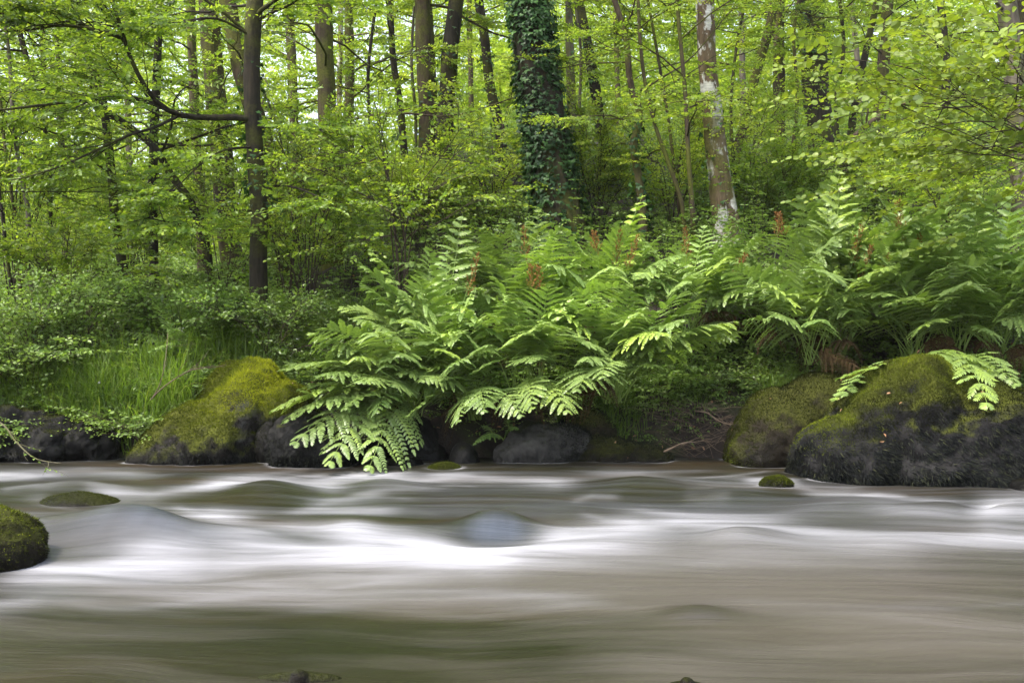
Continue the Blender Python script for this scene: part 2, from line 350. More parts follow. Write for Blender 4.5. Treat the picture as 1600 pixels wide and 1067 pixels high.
def watermat():
    m, nt, ns, lk = newmat("river_water")
    a = ns.new("ShaderNodeAttribute"); a.attribute_name = "foam"
    v = ns.new("ShaderNodeAttribute"); v.attribute_name = "veil"
    st = noise(ns, lk, 1.0, 5, mp=(.7, 5.5, 1), rough=.55, dist=.2, coord='Flow')
    st2 = noise(ns, lk, 1.0, 4, mp=(2.6, 30, 1), rough=.65, dist=.3, coord='Flow')
    st3 = noise(ns, lk, 1.0, 3, mp=(.45, 1.6, 1), rough=.5, coord='Flow')
    k = math_(ns, lk, 'ADD', math_(ns, lk, 'MULTIPLY', math_(ns, lk, 'SUBTRACT', st, .5), 1.7), math_(ns, lk, 'MULTIPLY', math_(ns, lk, 'SUBTRACT', st2, .5), .55))
    k = math_(ns, lk, 'ADD', k, math_(ns, lk, 'MULTIPLY', math_(ns, lk, 'SUBTRACT', st3, .5), 1.1))
    amp = math_(ns, lk, 'ADD', math_(ns, lk, 'MULTIPLY', a.outputs['Fac'], .6), .12)
    f = math_(ns, lk, 'ADD', a.outputs['Fac'], math_(ns, lk, 'MULTIPLY', k, amp), True)
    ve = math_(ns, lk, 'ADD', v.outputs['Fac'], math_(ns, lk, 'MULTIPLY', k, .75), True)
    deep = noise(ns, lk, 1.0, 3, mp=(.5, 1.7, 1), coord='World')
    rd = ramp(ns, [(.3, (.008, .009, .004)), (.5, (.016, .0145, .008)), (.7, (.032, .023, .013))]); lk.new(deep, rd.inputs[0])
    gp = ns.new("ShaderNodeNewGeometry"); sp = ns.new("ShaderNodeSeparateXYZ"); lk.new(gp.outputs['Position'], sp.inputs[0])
    sky_tint = ns.new("ShaderNodeMapRange"); sky_tint.inputs[1].default_value = 4.2; sky_tint.inputs[2].default_value = 6.2; lk.new(sp.outputs[1], sky_tint.inputs[0])  # farther water veil turns bluer: sky reflection put into the colour
    vc = mixc(ns, lk, sky_tint.outputs[0], (.072, .063, .055), (.070, .073, .086)); c = mixc(ns, lk, ve, rd.outputs[0], vc); gl = ns.new("ShaderNodeAttribute"); gl.attribute_name = "painted_sheen"; vst = noise(ns, lk, 1.0, 3, mp=(9, .6, 1), rough=.6, coord='World')
    c = mixc(ns, lk, gl.outputs['Fac'], c, mixc(ns, lk, vst, (.012, .018, .032), (.13, .16, .22)))  # streaky blue sky reflection mixed into the water colour
    f = math_(ns, lk, 'POWER', f, 1.7); c = mixc(ns, lk, f, c, (.34, .34, .37))
    p = ns.new("ShaderNodeBsdfPrincipled"); lk.new(c, p.inputs['Base Color'])
    ro = ns.new("ShaderNodeMapRange"); ro.inputs[3].default_value = .3; ro.inputs[4].default_value = .75; lk.new(f, ro.inputs[0]); lk.new(ro.outputs[0], p.inputs['Roughness'])
    p.inputs['IOR'].default_value = 1.33
    b = ns.new("ShaderNodeBump"); b.inputs['Strength'].default_value = .35; b.inputs['Distance'].default_value = .05
    lk.new(math_(ns, lk, 'ADD', st, math_(ns, lk, 'MULTIPLY', st2, .12)), b.inputs['Height']); lk.new(b.outputs[0], p.inputs['Normal'])
    o = ns.new("ShaderNodeOutputMaterial"); lk.new(p.outputs[0], o.inputs[0]); return m
M_WATER = watermat()

# ---------------------------------------------------------------- ground
def shore(x): return 8.55 - 1.0 * sstep(1.7, 3.0, x) + .08 * np.sin(x * 2.3) + .05 * np.sin(x * 5.1 + 1)
def ground_h(x, y):
    x = np.asarray(x, float); y = np.asarray(y, float)
    Lp = np.interp(y, [8.4, 9, 10.5, 14, 20, 40, 80], [.25, .45, 1.05, 1.5, 2.3, 4.2, 7])
    Rp = np.interp(y, [8.4, 9, 12, 18, 30, 50, 80], [.25, .45, 2.15, 4.4, 7.5, 10.5, 13])
    w = sstep(-4.2, -.4, x); h = Lp * (1 - w) + Rp * w
    t = y - shore(x)
    h = -.5 + (h + .5) * sstep(-.25, .55, t)
    P = np.stack([x, y, 0 * x], -1)
    h = h + (fbm(P * .9, 4, 3) * .16 + fbm(P * 3.5, 3, 9) * .05) * sstep(0, 1.5, t)
    near = sstep(-1.5, -6, y) if False else np.clip((-y - 1.0) / 3, 0, 1)
    return h + near * 1.6
def gz(x, y): return float(ground_h(np.array([x]), np.array([y]))[0])

def grid(xs, ys, zf):
    X, Y = np.meshgrid(xs, ys); Z = zf(X, Y); V = np.stack([X, Y, Z], -1).reshape(-1, 3)
    nx, ny = len(xs), len(ys); i = (np.arange(ny - 1)[:, None] * nx + np.arange(nx - 1)[None]).ravel()
    return V, np.stack([i, i + 1, i + nx + 1, i + nx], -1)
xs = np.concatenate([np.arange(-70, -8, 1.5), np.arange(-8, 8, .07), np.arange(8, 71, 1.5)])
ys = np.concatenate([np.arange(-14, 7, .7), np.arange(7, 12, .05), np.arange(12, 24, .3), np.arange(24, 90, 1.5)])
g = Geo(); V, Fq = grid(xs, ys, ground_h); g.add(V, Fq)
props(part("forest_floor", g, M_SOIL, smooth=True), kind="structure")

# ---------------------------------------------------------------- river
# (strokes of foam: points on the still water as picture positions, turned into world positions below)
STROKES = [  # pts, thickness px, strength, fade px
 ([(-400,736),(0,735),(130,733),(220,738)], 5, .55, 60),
 ([(165,771),(240,770),(330,757),(380,749),(440,752),(520,756)], 6, .85, 50),
 ([(340,748),(400,742),(470,745),(600,746),(720,742),(800,748),(870,752)], 7, .75, 60),
 ([(520,743),(560,738),(620,740)], 5, .6, 40),
 ([(-300,800),(60,800),(150,806),(280,800),(360,812)], 7, .45, 60),
 ([(330,806),(390,812),(450,822),(560,838)], 13, .9, 60),
 ([(30,886),(100,884),(170,878),(230,868),(330,850),(420,852),(520,862),(640,864),(760,868)], 13, 1.0, 70),
 ([(250,875),(420,872),(640,878),(800,874)], 12, .5, 120),
 ([(560,832),(660,846),(780,850),(900,842),(990,828)], 15, .85, 90),
 ([(860,832),(960,822),(1060,815),(1180,820),(1320,830),(1480,838),(1700,842),(2100,846)], 9, .9, 90),
 ([(700,852),(900,862),(1060,846),(1250,852),(1400,858)], 12, .45, 120),
 ([(860,752),(950,744),(1000,742),(1080,752),(1180,762)], 7, .45, 60),
 ([(1150,742),(1210,752),(1280,768),(1400,776),(1480,782)], 5, .45, 60),
 ([(1300,772),(1420,782),(1560,790)], 8, .3, 80),
 ([(1540,792),(1590,785),(1700,788),(1900,800)], 14, .95, 40),
 ([(1380,800),(1500,812),(1700,815)], 8, .35, 60),
 ([(-400,950),(0,938),(80,924),(200,922),(400,926),(700,930),(900,935)], 11, .42, 120),
 ([(0,905),(200,900),(420,905),(640,905)], 8, .2, 100),
 ([(930,735),(1020,738),(1100,733)], 4, .25, 60),
]
_r = np.random.default_rng(404)
for _ in range(46):
    _y = 738 + 75 * _r.random() ** 1.3; _x = _r.uniform(-200, 1800); _l = _r.uniform(40, 170) * (.6 + (_y - 738) / 90); _s = _r.normal(0, .05) * _l
    STROKES.append(([(_x, _y), (_x + _l * .4, _y + _s + _r.normal(0, 2.5)), (_x + _l, _y + _s * 1.6)], _r.uniform(1.6, 3.6) * (.7 + (_y - 738) / 60), _r.uniform(.15, .55), _l * .35))
for _ in range(26):
    _y = 850 + 110 * _r.random(); _x = _r.uniform(-200, 1800); _l = _r.uniform(150, 420)
    STROKES.append(([(_x, _y), (_x + _l * .5, _y + _r.normal(0, 6)), (_x + _l, _y + _r.normal(2, 7))], _r.uniform(2.5, 6), _r.uniform(.06, .2), _l * .4))
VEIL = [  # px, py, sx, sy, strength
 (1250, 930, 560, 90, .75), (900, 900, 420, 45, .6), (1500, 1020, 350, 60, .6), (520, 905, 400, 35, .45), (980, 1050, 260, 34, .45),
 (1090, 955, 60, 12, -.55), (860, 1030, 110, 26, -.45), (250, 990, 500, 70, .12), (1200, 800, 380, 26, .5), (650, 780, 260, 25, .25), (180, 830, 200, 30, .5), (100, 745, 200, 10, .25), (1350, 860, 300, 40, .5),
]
BUMPS = [ # px, py, sx, sy, height
 (205, 842, 115, 18, .18), (60, 840, 70, 18, .07), (395, 846, 70, 14, .05), (425, 765, 60, 9, .07), (120, 765, 90, 9, .07), (775, 820, 62, 10, .10), (775, 840, 80, 8, -.04),
 (600, 758, 50, 7, .05), (1000, 757, 60, 8, .06), (1150, 775, 80, 11, .05), (1330, 790, 90, 14, .06), (1480, 800, 90, 12, .07), (1600, 800, 50, 12, .08), (1535, 795, 30, 8, -.05),
 (960, 850, 120, 12, .035), (560, 868, 110, 12, .04), (290, 890, 120, 14, -.05), (1090, 960, 60, 12, .035), (640, 830, 70, 12, .03), (1200, 860, 140, 12, .03), (700, 940, 160, 16, .02), (1400, 960, 160, 16, .02),
]
for _ in range(34):
    _y = 738 + 110 * _r.random() ** 1.2; BUMPS.append((_r.uniform(-200, 1800), _y, _r.uniform(25, 80), _r.uniform(4, 9) * (.7 + (_y - 738) / 80), _r.uniform(-.02, .035)))
def to_px(X, Y):
    y = np.maximum(Y, 1.2); return CX + X / y * F, CY + F / y
def water_h(X, Y):
    px, py = to_px(X, Y); P = np.stack([X * .5, Y * 1.6, 0 * X], -1)
    h = fbm(P, 3, 5) * .018 + fbm(P * np.array([1.5, 2.5, 1]), 2, 8) * .008
    for a, b, sx, sy, s in BUMPS: h = h + s * np.exp(-((px - a) / sx) ** 2 - ((py - b) / sy) ** 2)
    return h - .012
xs = np.concatenate([np.arange(-60, -5, .5), np.arange(-5, 5, .02), np.arange(5, 60, .5)])
ys = np.concatenate([np.arange(-4, 2, .3), np.arange(2, 9.3, .018)])
g = Geo(); V, Fq = grid(xs, ys, water_h); g.add(V, Fq)
river = props(part("river", g, M_WATER, smooth=True), kind="structure")
px, py = to_px(V[:, 0], V[:, 1])
foam = np.zeros(len(V))
for pts, th, s, fd in STROKES:
    th *= 1.45; s = s * .74; p = np.array(pts, float); c = np.interp(px, p[:, 0], p[:, 1]); e = sstep(p[0, 0] - fd, p[0, 0] + fd * .3, px) * (1 - sstep(p[-1, 0] - fd * .3, p[-1, 0] + fd, px))
    dd = (py - c) / th; dd = np.where(dd > 0, dd * .8, dd * 1.15)
    foam = foam + (1 - foam) * s * e * np.exp(-np.abs(dd) ** 1.6)
foam *= 1 - .92 * np.exp(-((px - 772) / 72) ** 4 - ((py - 828) / 14) ** 2)
foam *= 1 - .8 * np.exp(-((px - 200 - (py - 838) * 1.5) / 140) ** 4 - ((py - 840) / 19) ** 2)
foam *= 1 - .6 * np.exp(-((px - 420) / 60) ** 2 - ((py - 812) / 8) ** 2)
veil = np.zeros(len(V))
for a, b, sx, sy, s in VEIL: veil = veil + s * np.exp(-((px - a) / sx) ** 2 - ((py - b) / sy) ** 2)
psi = V.copy(); psi[:, 1] += 1.6 * (V[:, 2] + .012) * np.minimum(V[:, 1] / 5, 1.4) + .10 * np.sin(V[:, 0] * .9 + V[:, 1]) + .05 * np.sin(V[:, 0] * 2.1 + 2) + .20 * fbm(V * np.array([.9, 1.3, 0]), 3, 12) + .07 * V[:, 0]; psi[:, 2] = 0
fa = river.data.attributes.new('flow', 'FLOAT_VECTOR', 'POINT'); fa.data.foreach_set('vector', psi.astype(np.float32).ravel())
painted_sheen = .5 * np.exp(-((px - 780) / 55) ** 2 - ((py - 831) / 8) ** 2) + .35 * np.exp(-((px - 250) / 110) ** 2 - ((py - 846) / 14) ** 2)  # bluish sky reflection painted on the faces of the two humps
for nm, arr in (("foam", foam), ("veil", veil), ("painted_sheen", painted_sheen)):
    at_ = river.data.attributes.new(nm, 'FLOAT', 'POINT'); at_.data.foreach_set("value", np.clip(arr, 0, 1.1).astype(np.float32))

# ---------------------------------------------------------------- boulders
def lobed(dirs, c0, lobes):
    R = np.full(len(dirs), .01)
    for (c, a) in lobes:
        c = np.asarray(c, float) - c0; a = np.asarray(a, float)
        d = dirs / a; o = -c / a
        A = (d * d).sum(1); B = (d * o).sum(1); C = (o * o).sum() - 1; disc = B * B - A * C
        t = np.where(disc > 0, (-B + np.sqrt(np.maximum(disc, 0))) / A, 0)
        k = .06; R = .5 * (R + t + np.sqrt((R - t) ** 2 + k * k * .5)) if True else np.maximum(R, t)
    return R
def boulder(name, label, c0, lobes, mat, sub=5, rough=.05, seed=1, group=None):
    c0 = np.asarray(c0, float)
    bm = bmesh.new(); bmesh.ops.create_icosphere(bm, subdivisions=sub, radius=1)
    D = np.array([v.co[:] for v in bm.verts]); Fa = np.array([[v.index for v in f.verts] for f in bm.faces]); bm.free(); D = nrm(D)
    R = lobed(D, c0, lobes); P = c0 + D * R[:, None]
    n1 = fbm(P * 2.2, 5, seed); n2 = 1 - np.abs(fbm(P * 1.5, 3, seed + 30)) * 2; n3 = fbm(P * 9, 3, seed + 60)
    n4 = fbm(P * 22, 2, seed + 90) + 2.2 * (np.round(fbm(P * np.array([1.6, 1.6, 3.2]) + .15 * n3[:, None], 2, seed + 7) * 5) / 5 - fbm(P * np.array([1.6, 1.6, 3.2]), 2, seed + 7)); P = P + D * (n1 * rough * 1.6 + (n2 - .6) * rough * .9 + n3 * rough * .55 + n4 * rough * .22)[:, None]
    g = Geo(); g.add(P, Fa)
    o = part("boulder", g, mat, smooth=True, org=(c0[0], c0[1], c0[2])); o.name = name; ORG[o.name] = c0
    props(o, label, "rock", group)
    fn = nrm(np.cross(P[Fa[:, 1]] - P[Fa[:, 0]], P[Fa[:, 2]] - P[Fa[:, 0]]))
    ar = np.linalg.norm(np.cross(P[Fa[:, 1]] - P[Fa[:, 0]], P[Fa[:, 2]] - P[Fa[:, 0]]), axis=1)
    return o, P, Fa, fn, ar
def surf_pts(rng, B, n, w=None):
    o, P, Fa, fn, ar = B; pr = ar.copy(); cen = P[Fa].mean(1)
    pr = pr * (cen[:, 2] > -.05) * (cen[:, 1] < cen[:, 1].mean() + 1.2)
    if w is not None: pr = pr * w(cen, fn)
    i = rng.choice(len(Fa), n, p=pr / pr.sum()); u = rng.dirichlet((1, 1, 1), n)
    return (P[Fa[i]] * u[..., None]).sum(1), fn[i]
def moss_part(B, name, n, length, width, mat, w, dirf, seed, vf):
    rng = np.random.default_rng(seed); P, N = surf_pts(rng, B, n, w)
    D = dirf(P, N, rng); g = Geo()
    L = length * rng.uniform(.4, 1.4, n)
    leaves(g, 'blade', P - N * .004, D, N + rng.normal(0, .5, (n, 3)) + 1e-3, L, width * rng.uniform(.7, 1.4, n), vf(P, N, rng))
    return part(name, g, mat, B[0])
up = np.array([0, 0, 1.])
def d_up(P, N, rng): return N * .8 + up * .25 + rng.normal(0, .45, P.shape)
def d_down(P, N, rng): return N * .35 - up * .8 + np.array([-.1, 0, 0]) + rng.normal(0, .3, P.shape)

# large left boulder
p = lambda a, b, Y: at(a, b, Y)
B1 = boulder("boulder", "large moss-topped boulder at the waterline left of the big fern, brightest yellow-green moss", (-2.4, 8.75, .05),
   [(p(395, 668, 8.75), (.40, .50, .56)), (p(330, 700, 8.6), (.55, .50, .42)), (p(290, 715, 8.5), (.45, .35, .25)), (p(440, 655, 8.7), (.30, .42, .34)), (p(365, 650, 9.0), (.35, .4, .45))], M_ROCK, 6, .075, 3)
def w1(c, n): return np.clip(n[:, 2] * .7 + fbm(c * 2.5, 3, 5) * .7 + (c[:, 2] - .15) * 1.1, .02, 2)
def v1(P, N, rng):
    b = np.exp(-((P[:, 0] + 2.22 - (P[:, 2] - .6) * .8) / .26) ** 2) * sstep(.30, .52, P[:, 2]) * .95
    return np.clip(.28 + b + N[:, 2] * .22 + fbm(P * 4, 3, 8) * .35 + rng.normal(0, .1, len(P)), 0, 1)
moss_part(B1, "moss", 60000, .024, .006, M_MOSS, w1, d_up, 11, v1)
moss_part(B1, "wet_moss", 14000, .035, .006, M_WETMOSS, lambda c, n: np.clip(1 - c[:, 2] * 2.2 + (c[:, 0] + 2.3) * .6, .02, 2), d_down, 12, lambda P, N, rng: rng.uniform(0, .8, len(P)))

B2 = boulder("boulder", "small dark rock wedged between the yellow-mossed boulder and the black rock", p(432, 700, 8.45),
   [(p(432, 690, 8.45), (.17, .25, .28))], M_ROCKDARK, 5, .03, 5)
moss_part(B2, "moss", 6000, .022, .006, M_MOSS, lambda c, n: np.clip(n[:, 2] + .3, .02, 2), d_up, 13, lambda P, N, rng: rng.uniform(0, .35, len(P)))
B3 = boulder("boulder", "black wet rock half hidden under the lowest left fern fronds", p(480, 715, 8.1),
   [(p(475, 700, 8.2), (.28, .3, .30)), (p(520, 712, 8.2), (.25, .3, .22)), (p(445, 705, 8.15), (.13, .2, .18))], M_ROCKDARK, 6, .06, 6)
moss_part(B3, "wet_moss", 16000, .028, .005, M_WETMOSS, lambda c, n: np.ones(len(c)), d_down, 14, lambda P, N, rng: rng.uniform(0, .9, len(P)))
B4 = boulder("boulder", "dark slab-like rock in the shade directly under the big fern", p(645, 725, 8.7),
   [(p(640, 720, 8.7), (.36, .3, .42)), (p(680, 728, 8.6), (.2, .2, .2)), (p(600, 720, 8.8), (.2, .3, .35))], M_ROCKDARK, 6, .07, 7)
B5 = boulder("boulder", "low black stone at the water edge under the shaded slab rock", p(633, 738, 8.15), [(p(633, 735, 8.15), (.17, .15, .13))], M_ROCKDARK, 5, .02, 8)
B6 = boulder("boulder", "small round dark stone just left of the pale grey rock", p(725, 725, 8.3), [(p(725, 724, 8.3), (.13, .14, .17))], M_ROCKDARK, 5, .02, 9)
B7 = boulder("boulder", "flat little green-mossed stone touching the water below the small round stone", p(693, 738, 7.95), [(p(693, 736, 7.95), (.15, .12, .06))], M_ROCKBROWN, 5, .015, 10)
moss_part(B7, "moss", 5000, .014, .005, M_MOSS, lambda c, n: np.clip(n[:, 2], .02, 2), d_up, 15, lambda P, N, rng: rng.uniform(.15, .6, len(P)))
B8 = boulder("boulder", "pale grey bare rock at the centre of the far waterline", p(830, 730, 8.5),
   [(p(835, 715, 8.5), (.34, .28, .30)), (p(880, 712, 8.6), (.25, .3, .28)), (p(790, 730, 8.4), (.16, .2, .2))], M_ROCKGREY, 6, .065, 12)
moss_part(B8, "moss", 9000, .02, .006, M_WETMOSS, lambda c, n: np.clip((c[:, 0] - .2) * 4 - .2 + n[:, 2] * .3, .0, 2), d_up, 16, lambda P, N, rng: rng.uniform(.2, 1, len(P)))
B9 = boulder("boulder", "low dark green ledge of rock right of the pale grey rock", p(960, 730, 8.6),
   [(p(950, 722, 8.65), (.45, .35, .22)), (p(1010, 722, 8.6), (.25, .3, .16)), (p(920, 700, 8.9), (.3, .3, .35))], M_ROCKBROWN, 6, .06, 13)
moss_part(B9, "moss", 16000, .022, .006, M_WETMOSS, lambda c, n: np.ones(len(c)), d_up, 17, lambda P, N, rng: rng.uniform(.3, 1, len(P)))
B10 = boulder("boulder", "shaded brown-green boulder between the twiggy bank hollow and the biggest boulder", (2.25, 8.5, 0.0),
   [(p(1225, 690, 8.45), (.42, .5, .44)), (p(1190, 715, 8.3), (.30, .35, .26)), (p(1290, 670, 8.6), (.5, .5, .5))], M_ROCKBROWN, 6, .05, 14)
moss_part(B10, "moss", 26000, .022, .006, M_MOSS, lambda c, n: np.clip(.35 + n[:, 2] * .6 - n[:, 0] * .6 + fbm(c * 3, 3, 4) * .6, .02, 2), d_up, 18,
   lambda P, N, rng: np.clip(.0 - N[:, 0] * .3 + fbm(P * 5, 2, 3) * .3 + rng.normal(0, .08, len(P)), 0, .6))
B11 = boulder("boulder", "biggest boulder at the right edge, shaggy black moss below and green moss on top", (3.1, 7.7, 0.0),
   [(p(1430, 690, 7.6), (.62, .62, .60)), (p(1330, 720, 7.45), (.42, .45, .34)), (p(1520, 690, 7.5), (.60, .58, .48)), (p(1640, 690, 7.6), (.7, .6, .42)), (p(1500, 740, 7.25), (.6, .38, .25)), (p(1285, 730, 7.6), (.25, .35, .2))], M_ROCKBIG, 6, .08, 15)
zt = lambda c: (c[:, 2] - .12 - .18 * sstep(2.4, 3.2, c[:, 0]) + fbm(c * 3, 3, 21) * .12)
moss_part(B11, "moss", 80000, .020, .006, M_MOSS, lambda c, n: np.clip(zt(c) * 5, .03, 2), d_up, 19,
   lambda P, N, rng: np.clip(.05 + sstep(.45, .8, P[:, 2]) * .38 + .35 * sstep(2.75, 2.35, P[:, 0]) * 1. + fbm(P * 6, 3, 2) * .5 + rng.normal(0, .1, len(P)), 0, .95))
moss_part(B11, "wet_moss", 90000, .045, .006, M_WETMOSS, lambda c, n: np.clip(.6 - zt(c) * 2.2, .02, 2),
   lambda P, N, rng: N * .45 - up * .7 + np.array([.55, -.1, 0]) + rng.normal(0, .3, P.shape), 20, lambda P, N, rng: np.clip(rng.uniform(0, .85, len(P)) + (rng.random(len(P)) < .04) * .5, 0, 1))
B12 = boulder("boulder", "small round green-mossed rock standing alone in the water before the shaded boulder", p(1213, 758, 6.95),
   [(p(1213, 760, 6.95), (.13, .11, .09))], M_ROCKBROWN, 6, .03, 16)
moss_part(B12, "moss", 9000, .012, .005, M_MOSS, lambda c, n: np.clip(n[:, 2] + .3, .02, 2), d_up, 21, lambda P, N, rng: np.clip(rng.uniform(.05, .5, len(P)) + N[:, 2] * .15, 0, 1))
B13 = boulder("boulder", "nearest mossy rock cut off by the left edge with water pouring past", p(-20, 880, 4.55),
   [(p(-15, 872, 4.55), (.21, .24, .215)), (p(-90, 870, 4.6), (.3, .3, .26))], M_ROCKBROWN, 6, .045, 17)
moss_part(B13, "moss", 26000, .016, .0045, M_MOSS, lambda c, n: np.clip(.5 + n[:, 2], .02, 2), lambda P, N, rng: N * .6 - up * .25 + rng.normal(0, .4, P.shape), 22,
   lambda P, N, rng: np.clip(.1 + N[:, 2] * .35 + rng.normal(0, .18, len(P)), 0, 1))
B14 = boulder("boulder", "smooth green rock lying awash in the left rapids behind the nearest rock", p(125, 785, 6.3),
   [(p(122, 790, 6.3), (.26, .17, .07)), (p(70, 796, 6.35), (.22, .15, .045))], M_ROCKBROWN, 5, .02, 18)
moss_part(B14, "moss", 9000, .010, .004, M_MOSS, lambda c, n: np.clip(n[:, 2], .02, 2), d_up, 23, lambda P, N, rng: rng.uniform(.05, .45, len(P)))
B15 = boulder("boulder", "low grey wet rock at the right edge below the biggest boulder", p(1598, 775, 6.75), [(p(1600, 770, 6.8), (.11, .15, .10))], M_ROCKDARK, 5, .02, 19)
B16 = boulder("boulder", "dark undercut rock at the far left of the far bank", p(40, 705, 8.7), [(p(30, 700, 8.7), (.5, .4, .30)), (p(80, 700, 8.6), (.3, .35, .25))], M_ROCKDARK, 6, .10, 20)
B17 = boulder("boulder", "dark ledge rock under the grassy left bank beside the black hollow", p(140, 705, 8.75), [(p(125, 690, 8.75), (.32, .35, .24)), (p(165, 705, 8.75), (.2, .3, .2))], M_ROCKDARK, 6, .10, 22)
for B, sd_ in ((B16, 31), (B17, 32)):
    moss_part(B, "moss", 9000, .02, .006, M_MOSS, lambda c, n: np.clip(n[:, 2] + .2, .02, 2), d_up, sd_, lambda P, N, rng: rng.uniform(0, .3, len(P)))
B18 = boulder("boulder", "pebbly stone just breaking the near water left of centre", p(468, 1058, 2.96), [(p(468, 1062, 2.98), (.13, .035, .022))], M_ROCKBROWN, 5, .012, 24)
B19 = boulder("boulder", "pebbly stone just breaking the water at the bottom edge right of centre", p(1075, 1070, 2.9), [(p(1075, 1076, 2.92), (.07, .03, .02))], M_ROCKBROWN, 5, .012, 25)

# foam where the current meets the stones
from mathutils.kdtree import KDTree
ring = []
for B in (B1, B2, B3, B4, B5, B6, B7, B8, B9, B10, B11, B12, B13, B15, B16, B17):
    Q = B[1]; w = water_h(Q[:, 0], Q[:, 1]); ring.append(Q[np.abs(Q[:, 2] - w) < .018])
ring = np.concatenate(ring); kd = KDTree(len(ring))
for i, q in enumerate(ring): kd.insert((q[0], q[1], 0), i)
kd.balance(); near = np.where((np.abs(V[:, 0]) < 4.6) & (V[:, 1] > 2.7) & (V[:, 1] < 8.9))[0]; dist = np.full(len(V), 9.)
for i in near: dist[i] = kd.find((V[i, 0], V[i, 1], 0))[2]
wob = np.clip(.3 + (V[:, 1] > 7) * .25 + fbm(V * np.array([5, 5, 0]), 3, 70) * 1.3, 0, 1.2)
foam = foam + (1 - np.clip(foam, 0, 1)) * .75 * wob * np.exp(-(dist / .035) ** 2)
river.data.attributes["foam"].data.foreach_set("value", np.clip(foam, 0, 1.1).astype(np.float32))

# ---------------------------------------------------------------- trees
def trunk_path(pix, Y, top, bottom_w, top_w):
    """pixel points bottom->top at depth Y, extended down to the ground and up to height top"""
    P = np.array([at(a, b, Y) for a, b in pix]); z0 = gz(P[0, 0], Y) - .25
    if P[0, 2] > z0 + .05: P = np.concatenate([[[P[0, 0] + (P[0, 0] - P[1, 0]) * .1, Y, z0]], P])
    d = P[-1] - P[-2]; d = d / d[2]; d[0] = np.clip(d[0], -.4, .4)
    rest = top - P[-1, 2]
    if rest > .5:
        P = np.concatenate([P, [P[-1] + d * rest * .35 + [0, .1, 0], P[-1] + d * rest * .7, P[-1] + d * rest * .85 + [0, 0, rest * .15]]])
    Q = bez(P, 40); r = np.interp(Q[:, 2], [P[0, 2], CAMZ + CY / F * Y, top], [bottom_w, top_w, .03])
    r = r * (1 + .55 * np.exp(-(Q[:, 2] - Q[0, 2] - .2) / .22) * (bottom_w > .07))
    return Q, r
def ivy_on(rng, g, path, rad, z0, z1, dens, size=.062, out=.07):
    L = z1 - z0; rm = np.interp((z0 + z1) / 2, path[:, 2], rad); n = int(dens * L * (2 * math.pi * (rm + .04)))
    z = rng.uniform(z0, z1, n); a = rng.uniform(0, 2 * math.pi, n)
    cl = fbm(np.stack([np.cos(a) * 1.5, np.sin(a) * 1.5, z * 1.6], -1), 3, int(rng.integers(99)))
    keep = rng.random(n) < np.clip(.55 + cl * 1.6, .05, 1); z, a, cl = z[keep], a[keep], cl[keep]; n = len(z)
    c = np.stack([np.interp(z, path[:, 2], path[:, k]) for k in range(3)], -1); r = np.interp(z, path[:, 2], rad)
    N = np.stack([np.cos(a), np.sin(a), 0 * a], -1)
    off = out * rng.random(n) ** 1.5 * (1 + np.clip(cl, 0, 1) * 1.6)
    P = c + N * (r + off + .005)[:, None]
    D = nrm(N * .5 - up * .8 + rng.normal(0, .35, (n, 3))); Nn = N * .8 + up * .5 + rng.normal(0, .3, (n, 3))
    s = size * rng.uniform(.6, 1.25, n)
    leaves(g, 'ivy', P, D, Nn, s, s * .95, np.clip(.35 + off / out * .2 + rng.normal(0, .22, n), 0, 1))
